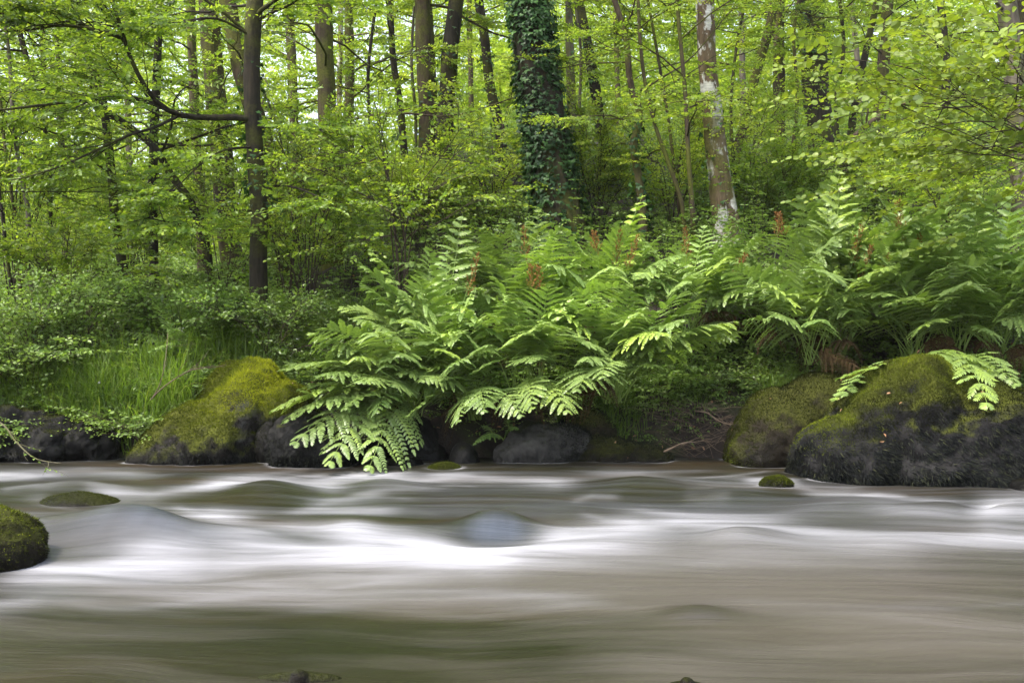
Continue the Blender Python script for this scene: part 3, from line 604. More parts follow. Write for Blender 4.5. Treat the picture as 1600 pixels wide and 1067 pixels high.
    # climbing stems
GA = 2.399963
def tree(label, pix, Y, bw, tw, top=13., mat=None, leaf=None, ivy=None, crown=(2.5, 22, 2.2), size=.07, tm='diamond', vb=.5, seed=0, group="trees of the riverside wood",
         branches=(), subs=7, spr=6, k=12, cat="tree", name="tree", ridge=.22, lift=-.01, dens=1400, front=0., bro=None):
    """bw, tw trunk widths in pixels; crown=(lowest limb above ground, limbs, reach)"""
    rng = np.random.default_rng(1000 + seed); bw, tw = bw / F * Y / 2, tw / F * Y / 2
    Q, r = trunk_path(pix, Y, top, bw, tw)
    t = thing(name, label, cat, (Q[0, 0], Q[0, 1], gz(Q[0, 0], Q[0, 1])), group)
    g = Geo(); tubes(g, Q[None], r[None], 20 if bw > .06 else 9, .5, ridge if bw > .06 else .1, seed); part("trunk", g, mat or M_BARK, t, True)
    wg, fg = Geo(), Geo()
    zl, n, reach = crown
    if n:
        z0 = Q[0, 2] + zl; zz = z0 + (top * .97 - z0) * (np.arange(n) / n) ** 1.15
        P0 = np.stack([np.interp(zz, Q[:, 2], Q[:, k_]) for k_ in range(3)], -1)
        az = np.arange(n) * GA + rng.uniform(0, 6) + rng.normal(0, .2, n); el = rng.uniform(.05, .55, n)
        D = np.stack([np.cos(az) * np.cos(el), np.sin(az) * np.cos(el) - front, np.sin(el)], -1)
        LL = reach * (1 - .55 * ((zz - z0) / max(top - z0, .1)) ** 1.5) * rng.uniform(.65, 1.2, n)
        Lm = walk(rng, P0, D, LL, 8, .13, lift)
        r0 = np.minimum(np.interp(zz, Q[:, 2], r) * .45, .005 + .0065 * LL)
        tubes(wg, Lm, r0[:, None] * np.linspace(1, .3, 8)[None], 5, .4)
        foliate(rng, fg, wg, Lm, LL, subs, spr, k, size, tm=tm, vb=vb)
    for b in branches:
        pts, w0 = b; B = bez([at(*q) for q in pts], 16); wr = w0 / F * Y / 2
        tubes(wg, B[None], (wr * np.linspace(1, .35, 16))[None], 9, .4, .12, seed)
        LL = np.array([np.linalg.norm(np.diff(B, axis=0), axis=1).sum()])
        if bro is None or LL[0] > 0:
            foliate(rng, fg, wg, B[None], LL, int(6 + LL[0] * 5), spr, k, size, f0=.2, sub_l=.30, tm=tm, vb=vb)
    if wg.V: part("branches", wg, M_TWIG if mat is None else mat, t, True)
    if fg.V: part("foliage", fg, leaf or M_LEAF, t)
    if ivy:
        ig = Geo()
        for (a, b, dn) in ivy: ivy_on(rng, ig, Q, r, a, b, dn)
        part("ivy", ig, M_IVY, t)
    return t

# near trees
tree("dark mossy tree left of centre with a heavy limb curving out to the upper left", [(405, 515), (404, 420), (405, 330), (398, 240), (395, 180), (393, 90), (398, 0)], 10.3, 29, 25, 9.5, M_BARKDARK, M_LEAF,
  ivy=[(2.4, 3.9, 260)], crown=(3.4, 20, 2.1), seed=1, size=.062, tm='ovate', vb=.42, branches=[
  ([(392,192,10.3),(378,184,10.2),(340,184,10.1),(290,182,10.0),(262,172,9.9),(236,150,9.8),(215,115,9.7),(200,80,9.6),(190,45,9.5),(170,-10,9.4),(150,-80,9.3)], 11),
  ([(197,68,9.6),(180,56,9.5),(140,45,9.4),(90,40,9.3),(40,48,9.2),(-40,50,9.0)], 7),
  ([(190,58,9.6),(150,48,9.5),(110,34,9.4),(60,40,9.3),(0,20,9.2)], 5),
  ([(258,170,9.9),(225,158,9.8),(195,152,9.7),(150,155,9.6),(80,163,9.5),(0,172,9.4),(-60,176,9.3)], 7),
  ([(276,183,9.9),(240,200,9.7),(200,212,9.5),(150,235,9.4),(90,262,9.2),(30,280,9.1)], 5),
  ([(400,200,10.3),(430,198,10.2),(480,200,10.0),(530,205,9.9)], 5),
  ([(398,30,10.3),(410,15,10.2),(440,-5,10.0),(480,-30,9.8)], 9),
  ([(398,60,10.3),(340,30,10.0),(280,35,9.7),(240,40,9.5)], 5),
  ([(400,230,10.3),(350,235,9.9),(310,260,9.6),(270,300,9.3)], 4),
  ([(404,300,10.3),(440,290,10.0),(480,300,9.7),(520,320,9.5)], 4),
  ([(404,330,10.3),(350,330,10.0),(290,350,9.6),(230,340,9.3)], 4)])
tree("massive ivy-wrapped trunk at the centre rising behind the ferns", [(875, 360), (868, 300), (852, 200), (838, 100), (824, 0)], 12.0, 74, 56, 14, M_BARKDARK, M_LEAF,
  ivy=[(1.9, 7.5, 1500)], crown=(4.5, 16, 3.4), seed=2, size=.06)
tree("birch with peeling white patches right of the centre", [(1138, 360), (1126, 290), (1114, 200), (1106, 100), (1101, 0)], 12.0, 38, 27, 13, M_BIRCH, M_LEAF,
  ivy=[(2.6, 4.1, 60)], crown=(3.6, 14, 2.2), seed=3, vb=.6)
tree("upright mossy brown trunk just right of the dark limbed tree", [(525, 430), (520, 330), (513, 200), (508, 100), (505, 0)], 12.5, 32, 27, 13, M_BARK, M_LEAF, ivy=[(1.6, 3.2, 70)], crown=(2.0, 18, 2.4), seed=4, vb=.6)
tree("left one of two close straight trunks between the mossy trunk and the ivy giant", [(668, 300), (668, 200), (664, 100), (660, 0)], 14, 30, 26, 13, M_BARK, M_LEAF, ivy=[(3.4, 4.6, 90)], crown=(3.2, 12, 2.4), seed=5, vb=.7)
tree("right one of two close straight trunks, darker and leaning right at the top", [(692, 300), (695, 200), (702, 100), (712, 0)], 13.6, 30, 24, 13, M_BARKDARK, M_LEAF, ivy=[(3, 6, 130)], crown=(3.4, 12, 2.2), seed=6, vb=.65)
tree("slim reddish trunk touching the left one of the close pair", [(680, 300), (679, 200), (677, 120), (672, 30), (668, -10)], 14.6, 10, 9, 12, M_BARK, M_FAR, crown=(5, 8, 1.5), seed=7, vb=.7)
tree("slim grey trunk just right of the ivy giant", [(895, 260), (893, 190), (891, 100), (889, 0)], 15, 15, 12, 13, M_BARKPALE, M_LEAF, crown=(3.5, 10, 2.2), seed=8, ivy=[(5, 6.2, 90)], vb=.6)
tree("ivy-clad leaning trunk second to the right of the ivy giant", [(955, 290), (940, 200), (925, 110), (905, 0)], 15.5, 18, 14, 13, M_BARKDARK, M_FAR, ivy=[(3.2, 6.5, 170)], crown=(3.5, 10, 2.2), seed=9, vb=.6)
tree("thin ivy-clad trunk with a kink left of the ivy giant", [(790, 280), (780, 200), (765, 130), (757, 60), (748, 0)], 16, 17, 14, 13, M_BARKDARK, M_FAR, ivy=[(3.6, 7, 150)], crown=(3.5, 10, 2.2), seed=10, vb=.75)
tree("small tree with an S-bent stem and dark ivy below the bend", [(1005, 345), (998, 280), (990, 225), (1000, 180), (985, 130), (978, 60), (960, 0)], 11.8, 15, 9, 7.5, M_BARK, M_LEAF, ivy=[(2.2, 3.7, 260)], crown=(1.6, 10, 1.6), seed=11, size=.055, vb=.6)
tree("thin stem slanting left up beside the S-bent tree", [(1068, 335), (1050, 270), (1025, 200), (1008, 130), (1000, 60), (996, -20)], 11.6, 8, 5, 7.5, M_BARK, M_LEAF, crown=(1.6, 10, 1.5), seed=12, size=.055, vb=.6, ridge=.1)
tree("slender straight stem close left of the birch", [(1083, 350), (1076, 250), (1071, 150), (1062, 50), (1055, -30)], 11.4, 9, 6, 8, M_BARK, M_LEAF, crown=(1.8, 10, 1.5), seed=13, size=.055, vb=.6, ridge=.1)
tree("mossy trunk leaning far right behind the birch", [(1148, 250), (1165, 190), (1180, 120), (1200, 50), (1212, 0)], 15, 17, 14, 10, M_BARK, M_LEAF, crown=(2.0, 12, 2.2), seed=14, vb=.5)
tree("straight rough trunk between the leaning one and the thick dark trunk", [(1217, 235), (1217, 150), (1217, 60), (1216, 0)], 17, 20, 17, 14, M_BARK, M_FAR, crown=(3.0, 12, 2.4), seed=15, vb=.5)
tree("thick dark trunk with ivy on its upper half right of the birch", [(1286, 240), (1278, 160), (1270, 80), (1264, 0)], 16.5, 44, 36, 15, M_BARKDARK, M_LEAF, ivy=[(5.6, 8.8, 330)], crown=(3.4, 16, 3.0), seed=16, vb=.45)
tree("thin dark trunk slanting right beyond the thick dark trunk", [(1327, 240), (1335, 170), (1347, 110), (1362, 40), (1370, 0)], 17, 12, 10, 12, M_BARKDARK, M_LEAF, crown=(2.5, 10, 2.0), seed=17, vb=.45)
tree("mossy upright trunk behind the bright hazel leaves", [(1372, 250), (1376, 160), (1382, 80), (1388, 0)], 18, 20, 17, 14, M_BARK, M_LEAF, crown=(2.0, 14, 2.6), seed=18, vb=.45)
tree("pale mossy trunk near the upper right corner", [(1598, 420), (1592, 250), (1583, 100), (1572, 0)], 12, 26, 30, 13, M_BARKPALE, M_LEAF, crown=(2.6, 12, 2.2), seed=19, vb=.5)
tree("dark trunk at the very right edge behind the pale mossy one", [(1618, 350), (1612, 200), (1606, 100), (1600, 0)], 13, 26, 22, 13, M_BARKDARK, M_LEAF, crown=(2.6, 10, 2.2), seed=20)
# left side, middle distance
tree("thick leaning trunk directly behind the dark limbed tree", [(455, 470), (440, 380), (428, 300), (415, 230), (380, 120), (355, 0)], 13, 34, 26, 13, M_BARK, M_LEAF, ivy=[(1.6, 3.0, 150)], crown=(2.6, 14, 2.6), seed=21, vb=.5)
tree("dark straight trunk standing in the left clearing", [(243, 480), (240, 400), (238, 320), (240, 220), (245, 120), (250, 0)], 14, 15, 12, 11, M_BARKDARK, M_LEAF, ivy=[(2.2, 3.6, 70)], crown=(2.4, 16, 2.4), seed=22, vb=.45)
tree("shorter dark trunk left of the straight clearing trunk", [(197, 490), (192, 420), (180, 340), (172, 250), (160, 160), (130, 60)], 13.2, 17, 10, 8.5, M_BARKDARK, M_LEAF, crown=(1.8, 16, 2.0), seed=23, vb=.45)
tree("dark crooked trunk leaning up to the left through the leaves", [(325, 400), (300, 320), (268, 275), (240, 230), (190, 190), (140, 160), (60, 130)], 12.8, 15, 8, 7., M_BARKDARK, M_LEAF, crown=(2.0, 12, 2.2), seed=24, vb=.5)
tree("broad dim trunk behind foliage between the limbed tree and the clearing", [(365, 430), (352, 330), (345, 230), (335, 120), (325, 0)], 16, 36, 30, 14, M_BARK, M_FAR, crown=(2.5, 14, 2.8), seed=25, vb=.5, ivy=[(3, 5, 120)])
tree("straight dim trunk far back at the left, half hidden by leaves", [(318, 430), (312, 330), (305, 200), (300, 80), (298, 0)], 18, 16, 14, 14, M_BARK, M_FAR, crown=(2.2, 14, 2.6), seed=26, vb=.6)
tree("pale curved stem by the left edge", [(62, 492), (50, 450), (42, 400), (44, 330), (30, 260), (20, 180)], 11.5, 9, 5, 6, M_BARKPALE, M_LEAF, crown=(1.8, 12, 1.6), seed=27, size=.055, vb=.5, ridge=.1)
tree("thin dark stem farthest left among the saplings", [(28, 510), (15, 430), (5, 350), (-5, 250), (-10, 100)], 11.2, 6, 4, 6.5, M_BARKDARK, M_LEAF, crown=(1.6, 12, 1.6), seed=28, size=.055, vb=.5, ridge=.1)
tree("reddish brown thin stem second from the left edge", [(35, 495), (30, 420), (22, 330), (10, 250)], 12, 6, 4, 6.5, M_BARK, M_LEAF, crown=(1.8, 10, 1.6), seed=29, size=.055, vb=.5, ridge=.1)
tree("slim trunk in the gap left of the shorter dark clearing trunk", [(76, 480), (75, 400), (78, 300), (70, 180), (66, 0)], 14.5, 9, 8, 11, M_BARKDARK, M_FAR, crown=(2, 14, 2.2), seed=30, vb=.6)
tree("slim birch with pale bark just right of the upright mossy trunk", [(533, 300), (530, 200), (531, 100), (533, 0)], 17, 9, 8, 13, M_BIRCH, M_FAR, crown=(3.5, 10, 2.0), seed=131, vb=.75)
tree("dim brown trunk right of the slim birch", [(548, 330), (545, 200), (546, 100), (545, 0)], 18, 17, 14, 14, M_BARK, M_FAR, crown=(3, 12, 2.6), seed=32, vb=.75)
tree("thin twisting trunk midway between the slim birch and the close pair", [(640, 320), (632, 240), (625, 160), (614, 90), (610, 0)], 16, 12, 9, 12, M_BARKDARK, M_FAR, crown=(3, 10, 2.0), seed=33, vb=.75)
tree("far grey trunk seen through the gap right of the birch", [(1162, 200), (1160, 100), (1158, 0)], 24, 10, 9, 16, M_BARKPALE, M_FAR, crown=(3, 14, 3), seed=34, vb=.6)
tree("far thin trunk left of the S-bent tree near the top", [(968, 250), (965, 150), (962, 0)], 22, 9, 8, 16, M_BARK, M_FAR, crown=(3, 14, 3), seed=35, vb=.7)
tree("far trunk between the mossy hidden trunk and the thin slanting one", [(1345, 235), (1342, 120), (1330, 0)], 25, 9, 8, 17, M_BARKPALE, M_FAR, crown=(2.5, 14, 3), seed=36, vb=.5)
tree("thin distant trunk between the close pair and the kinked ivy trunk", [(738, 300), (736, 150), (733, 0)], 22, 9, 8, 16, M_BARK, M_FAR, crown=(3, 14, 3), seed=37, vb=.8)
tree("distant trunk showing left of the upright mossy trunk at the top", [(462, 300), (458, 150), (452, 0)], 21, 16, 14, 16, M_BARK, M_FAR, crown=(3, 14, 3), seed=38, vb=.7)
tree("distant pale trunk in the bright upper left", [(205, 420), (200, 200), (196, 0)], 22, 10, 9, 14, M_BARKPALE, M_FAR, crown=(2.5, 16, 3), seed=39, vb=.7)
tree("distant thin trunk at the upper left corner", [(105, 420), (95, 200), (90, 0)], 21, 11, 9, 14, M_BARKDARK, M_FAR, crown=(2.5, 16, 3), seed=40, vb=.7)
tree("distant trunk behind the hazel near the right edge", [(1480, 260), (1478, 120), (1470, 0)], 20, 14, 12, 15, M_BARKDARK, M_LEAF, crown=(1.5, 18, 3), seed=41, vb=.4)

for q in [("thin bare-looking stem just right of the slim grey trunk", [(915, 330), (905, 200), (908, 90), (898, 0)], 13.2, 6, 42, M_BARKPALE),
  ("thin stem leaning left between the S-bent tree and the slender straight stem", [(1062, 340), (1046, 200), (1030, 100), (1012, 0)], 12.6, 6, 43, M_BARK),
  ("thin leaning stem just behind the birch on its right", [(1150, 300), (1142, 180), (1150, 80), (1165, 0)], 13.6, 6, 44, M_BARKDARK),
  ("thin stem between the rough straight trunk and the thick dark trunk", [(1238, 250), (1246, 150), (1240, 60), (1248, 0)], 15, 7, 45, M_BARK),
  ("forked thin stem right of the thick dark trunk", [(1312, 260), (1306, 160), (1318, 80), (1312, 0)], 15.4, 8, 46, M_BARKDARK),
  ("thin stem leaning right between the upright mossy trunk and the twisting one", [(572, 360), (580, 240), (575, 120), (588, 0)], 13.4, 7, 47, M_BARKDARK),
  ("thin pale stem between the twisting trunk and the close pair", [(645, 340), (650, 200), (643, 100), (648, 0)], 14.8, 6, 48, M_BARKPALE)]:
    tree(q[0], q[1], q[2], q[3], q[3] * .7, 9, q[5], M_LEAF, crown=(2.4, 9, 1.4), seed=q[4], size=.055, vb=.6, ridge=.1)

# understorey shrubs ------------------------------------------------
def shrub(name, label, base, stems, leaf, size, tm, seed, subs, spr, k, w=.012, vb=.5, cat="shrub", group=None, bark=None, wr=.62, spl=.34, sub_l=.36, f0=.25):
    rng = np.random.default_rng(seed); t = thing(name, label, cat, tuple(base), group); wg, fg = Geo(), Geo()
    for pts in stems:
        B = bez(pts, 14); LL = np.array([np.linalg.norm(np.diff(B, axis=0), axis=1).sum()])
        tubes(wg, B[None], (w * np.linspace(1, .3, 14))[None], 6, .4); foliate(rng, fg, wg, B[None], LL, subs, spr, k, size, f0=f0, sub_l=sub_l, spl=spl, tm=tm, vb=vb, wr=wr, sub_r=w * .45)
    part("stems", wg, bark or M_TWIG, t, True); part("foliage", fg, leaf, t); return t
# bright hazel at the upper right
hb = np.array([5.6, 9.0, gz(5.6, 9.0)]); rng = np.random.default_rng(5); st = []
for (a, b, Y) in [(1350,100,7.4),(1370,135,7.0),(1345,165,7.3),(1375,190,7.1),(1430,90,7.0),(1500,60,7.2),(1560,30,7.6),(1450,150,6.9),(1490,185,7.0),(1530,120,6.9),(1570,165,7.0),(1600,90,7.1)]:
    tip = at(a + 60, b, Y); mid = hb * .4 + tip * .6 + np.array([.1, .2, .3]); st.append([hb, hb + np.array([-.1, -.2, 2.6]), hb * .5 + tip * .5 + np.array([.1, 0, .95]), tip])
shrub("hazel_shrub", "large bright-leaved hazel reaching in from the right edge over the slope", hb, st, M_HAZEL, .062, 'round', 51, 11, 5, 9, .010, .6, wr=.85, spl=.42, f0=.4)
# open-branched sapling in front of the slope
b0 = at(633, 400, 9.9); b0[2] = gz(b0[0], b0[1])
def S(*q): return [b0] + [at(*x) for x in q]
shrub("hazel_sapling", "open sapling with thin dark forking stems above the left of the big fern", b0, [
  S((632,370,9.9),(610,330,9.8),(560,300,9.7),(500,265,9.5)), S((634,360,9.9),(655,320,9.8),(690,270,9.7),(715,235,9.6)),
  S((620,380,9.9),(612,320,9.8),(603,260,9.8),(598,215,9.8)), S((610,335,9.9),(645,300,9.8),(690,245,9.6),(720,200,9.4)),
  S((630,385,9.9),(690,345,9.6),(745,310,9.4)), S((625,382,9.9),(580,375,9.7),(530,378,9.5)), S((604,270,9.8),(570,255,9.7),(535,235,9.6)),
  S((640,390,9.8),(660,350,9.6),(680,320,9.4))], M_LEAF, .052, 'ovate', 52, 9, 4, 8, .009, .55, cat="shrub")
def bush(name, label, px_, py_, Y, h, spread, n, leaf, size, tm, seed, subs=6, spr=4, k=8, vb=.5, cat="shrub", group=None, w=.008, wr=.62, lean=(0, 0)):
    rng = np.random.default_rng(seed); b = at(px_, py_, Y); b[2] = gz(b[0], b[1]); st = []; n = int(n * .6 + .5)
    for i in range(n):
        a = i * GA + rng.uniform(0, 1); r = spread * math.sqrt((i + .5) / n) * rng.uniform(.7, 1.2)
        tip = b + np.array([math.cos(a) * r + lean[0], math.sin(a) * r * .8 + lean[1], h * rng.uniform(.45, 1.4) * (1 - .3 * r / spread)])
        st.append([b, b * .6 + tip * .4 + [0, 0, h * .25], tip])
    return shrub(name, label, b, st, leaf, size, tm, seed, subs + 9, spr + 2, k, w, vb, cat, group, wr=wr, spl=.26, f0=.12)
UG = "bushes of the undergrowth"
bush("hazel_bush", "leafy bush of flat sprays between the mossy trunk and the dark limbed tree", 480, 470, 10.6, 1.9, 1.0, 13, M_LEAF, .055, 'ovate', 61, vb=.5, group=UG)
bush("hazel_bush", "leafy bush at the foot of the leaning trunk behind the dark limbed tree", 350, 480, 12, 1.8, 1.3, 12, M_LEAF, .055, 'ovate', 62, vb=.45, group=UG)
bush("hazel_bush", "leafy bush in front of the pale curved stem at the left", 100, 470, 10.8, 1.5, 1.2, 12, M_LEAF, .055, 'ovate', 63, vb=.55, group=UG)
bush("beech_sapling", "thin-leaved sapling filling the space under the heavy limb", 200, 460, 14.8, 3.2, 1.5, 14, M_LEAF, .055, 'ovate', 64, vb=.5, group=UG)
bush("beech_sapling", "tall sapling with bright leaves behind the left edge of the frame", 20, 400, 12, 3.4, 1.3, 14, M_LEAF, .055, 'ovate', 65, vb=.55, group=UG)
bush("hazel_bush", "dense dark bush on the slope below the slanting thin trunk at the right", 1400, 290, 13, 1.6, 1.8, 14, M_LEAF, .06, 'ovate', 66, vb=.4, group=UG)
bush("hazel_bush", "yellowish bush under the hazel leaves at the right", 1490, 280, 12, 1.3, 1.5, 12, M_FAR, .06, 'ovate', 67, vb=.6, group=UG)
bush("hazel_bush", "bush between the S-bent tree and the birch at the top of the ferns", 1050, 330, 12.6, 1.5, 1.1, 10, M_LEAF, .05, 'ovate', 68, vb=.8, group=UG)
bush("hazel_bush", "bush left of the ivy giant above the fern crowns", 770, 330, 12.5, 1.6, 1.2, 12, M_LEAF, .055, 'ovate', 69, vb=.8, group=UG)
bush("hazel_bush", "low bush on the slope right of the birch", 1210, 320, 12.5, 1.0, 1.4, 12, M_LEAF, .055, 'ovate', 70, vb=.5, group=UG)
bush("hazel_bush", "low bush at the foot of the thick dark trunk", 1290, 300, 14, .7, 1.5, 12, M_LEAF, .055, 'ovate', 71, vb=.5, group=UG)
bush("hazel_bush", "bush with bright leaves before the close pair of trunks", 690, 330, 12.8, 1.0, 1.2, 12, M_LEAF, .055, 'ovate', 72, vb=.65, group=UG)
bush("hazel_bush", "light green bush between the limbed tree and the mossy trunk, in front of both", 450, 400, 11.4, 2.0, .9, 12, M_LEAF, .05, 'ovate', 90, vb=.7, group=UG)
bush("hazel_bush", "light green bush hiding the foot of the close pair of trunks", 640, 320, 12.6, 1.1, 1.2, 14, M_LEAF, .05, 'ovate', 91, vb=.7, group=UG)
bush("hazel_bush", "light green bush right of the ivy giant's foot", 935, 340, 12.6, 1.4, .9, 12, M_LEAF, .05, 'ovate', 92, vb=.7, group=UG)
bush("hazel_bush", "light green bush behind the birch and left of the leaning trunk", 1160, 300, 13.6, 1.6, 1.3, 14, M_LEAF, .05, 'ovate', 93, vb=.65, group=UG)
bush("hazel_bush", "light green bush in the left clearing behind the dark straight trunk", 230, 400, 15, 2.2, 1.8, 14, M_FAR, .06, 'ovate', 94, vb=.55, group=UG)
bush("hazel_bush", "light green bush far back at the left edge", 60, 420, 15, 2.4, 2.0, 14, M_FAR, .06, 'ovate', 95, vb=.55, group=UG)
BR = "brambles on the left bank"
bush("bramble_bush", "pale bluish bramble mound on the far left bank", 40, 600, 9.1, .75, .75, 16, M_HERB, .05, 'ovate', 73, subs=6, spr=5, k=6, vb=.75, cat="bramble", group=BR)
bush("bramble_bush", "bramble mound with white blossom above the left grass", 120, 540, 9.6, .7, .8, 14, M_HERB, .05, 'ovate', 74, subs=6, spr=5, k=6, vb=.7, cat="bramble", group=BR)
bush("bramble_bush", "darker bramble between the grass and the yellow-mossed boulder", 300, 560, 9.8, .55, .7, 12, M_HERB, .05, 'ovate', 75, subs=5, spr=4, k=6, vb=.4, cat="bramble", group=BR)
bush("bramble_bush", "bramble trailing over the bank edge at the left corner", 10, 650, 8.8, .4, .5, 12, M_HERB, .045, 'ovate', 76, subs=5, spr=4, k=6, vb=.55, cat="bramble", group=BR)
bush("bramble_bush", "small leafy shoot hanging over the black hollow beside the yellow-mossed boulder", 225, 640, 8.7, .25, .35, 9, M_HERB, .045, 'ovate', 77, subs=4, spr=3, k=6, vb=.75, cat="bramble", group=BR)
bush("bramble_bush", "dark bramble tangle between the grass and the foot of the dark limbed tree", 430, 560, 9.6, .6, .8, 12, M_HERB, .045, 'ovate', 78, subs=5, spr=4, k=6, vb=.45, cat="bramble", group=BR)

# ---------------------------------------------------------------- ferns
def frond_geo(rng, R, T, arch, width, blade=.62, np_=12, vb=.5, droop=.25, twist=0.):
    """bipinnate frond from root R to tip T; returns geo(blade), geo(stalk)"""
    R, T = np.asarray(R, float), np.asarray(T, float); L = np.linalg.norm(T - R)
    C = R + (T - R) * .5 + np.array([0, 0, arch * L]); C[:2] = R[:2] + (T[:2] - R[:2]) * .38
    t = np.linspace(0, 1, 20)[:, None]; P = (1-t)**2 * R + 2*(1-t)*t * C + t**2 * T
    P = P + np.cumsum(rng.normal(0, .0025 * L, (20, 3)), 0) * t
    gs = gb = Geo(); tubes(gs, P[None], np.linspace(.0055, .0015, 20)[None], 5, .8)
    u = 1 - blade + blade * (np.linspace(.02, 1, np_) ** .92)
    Q = interp_path(P, u); Tg = nrm(interp_path(np.gradient(P, axis=0), u))
    S = nrm(np.cross(Tg, up + 1e-3 * rng.normal(size=3))); N = nrm(np.cross(S, Tg))
    if twist: S, N = S * math.cos(twist) + N * math.sin(twist), N * math.cos(twist) - S * math.sin(twist)
    s = np.linspace(0, 1, np_); prof = width * np.clip(np.interp(s, [0, .12, .35, .65, .88, 1], [.72, .95, 1, .78, .40, .15]), 0, 1)
    mp = 12; q = (np.arange(mp) + .7) / mp
    for side in (1, -1):
        a = rng.uniform(1.0, 1.2, np_) - s * .35
        Pd = nrm(S * side * np.sin(a)[:, None] + Tg * np.cos(a)[:, None] + N * rng.normal(.05, .07, np_)[:, None])
        Ln = prof * rng.uniform(.88, 1.1, np_)
        sag = droop * rng.uniform(.6, 1.5, (np_, 1))
        off = side * .4 / np_ * 0
        C2 = Q[:, None] + Pd[:, None] * (Ln[:, None] * q)[..., None] - up * (Ln[:, None] * sag * q ** 2)[..., None]
        tip = Q[:, None] + Pd[:, None] * (Ln[:, None] * np.array([0, .5, 1.]))[..., None] - up * (Ln[:, None] * sag * np.array([0, .25, 1.]))[..., None]
        tubes(gs, tip, np.array([.0018, .0013, .0007])[None] * np.ones((np_, 1)), 3, .8)
        Pt = nrm(Pd[:, None] - up * (2 * sag * q)[..., None]); fw = rng.uniform(.45, .8); Nh = nrm(N * (1 - fw) + up * fw + rng.normal(0, .13, N.shape)); Nn = Nh[:, None] - (Nh[:, None] * Pt).sum(-1, keepdims=True) * Pt; Nn = nrm(Nn); Sp = nrm(np.cross(Pt, Nn))
        sp_ = L * blade / np_ * (1.25 - .5 * s)
        pl = (.70 * sp_[:, None]) * np.interp(q, [0, .3, .7, 1], [.75, 1, .85, .42]) * rng.uniform(.85, 1.12, (np_, mp))
        pl = np.maximum(pl, .012); pw = np.maximum(Ln[:, None] / mp * .9, .006) * np.ones_like(pl)
        for s2 in (1, -1):
            b = 1.15 - q[None, :] * .35 + rng.normal(0, .07, (np_, mp))
            Dd = Sp * s2 * np.sin(b)[..., None] + Pt * np.cos(b)[..., None] - up * .12 + rng.normal(0, .05, (np_, mp, 3))
            val = np.clip(vb + rng.normal(0, .09, (np_, 1)) + rng.normal(0, .07, (np_, mp)), 0, 1)
            NN = np.broadcast_to(Nn, Dd.shape) + rng.normal(0, .12, Dd.shape) + Sp * s2 * .18
            leaves(gb, 'pinnule', C2.reshape(-1, 3), Dd.reshape(-1, 3), NN.reshape(-1, 3), pl.ravel(), pw.ravel(), val.ravel())
        e = tip[:, 2]; leaves(gb, 'pinnule', e, Pt[:, -1], Nn[:, -1], np.maximum(prof * .16, .012), np.maximum(Ln / mp, .006), vb)
    leaves(gb, 'pinnule', P[-1:], nrm(P[-1:] - P[-2:-1]), N[-1:], [.035], [.012], vb)
    return gb, gs
def fertile_geo(rng, R, T):
    R, T = np.asarray(R, float), np.asarray(T, float); C = (R + T) / 2 + np.array([0, 0, .12]) * 0
    t = np.linspace(0, 1, 10)[:, None]; P = R + (T - R) * t + np.cumsum(rng.normal(0, .006, (10, 3)), 0) * t
    gs, gp = Geo(), Geo(); tubes(gs, P[None], np.linspace(.005, .002, 10)[None], 5, .5)
    L = rng.uniform(.20, .38); d = nrm(P[-1] - P[-2]); n = 16; tt = np.linspace(0, 1, n)
    B = P[-1] - d * (L * (1 - tt))[:, None]; az = np.arange(n) * GA
    D = np.stack([np.cos(az), np.sin(az) * .9, 0 * az], -1) * .55 + d; D = nrm(D); bl = .085 * (1 - .75 * tt) + .02
    m = 16; q = np.linspace(.1, 1, m)
    Q = (B[:, None] + D[:, None] * (bl[:, None] * q)[..., None]).reshape(-1, 3)
    Dl = nrm(rng.normal(0, 1, Q.shape) + np.repeat(D, m, 0)); leaves(gp, 'diamond', Q, Dl, rng.normal(0, 1, Q.shape), .016 * rng.uniform(.7, 1.4, len(Q)), .009, rng.uniform(0, 1, len(Q)))
    return gp, gs
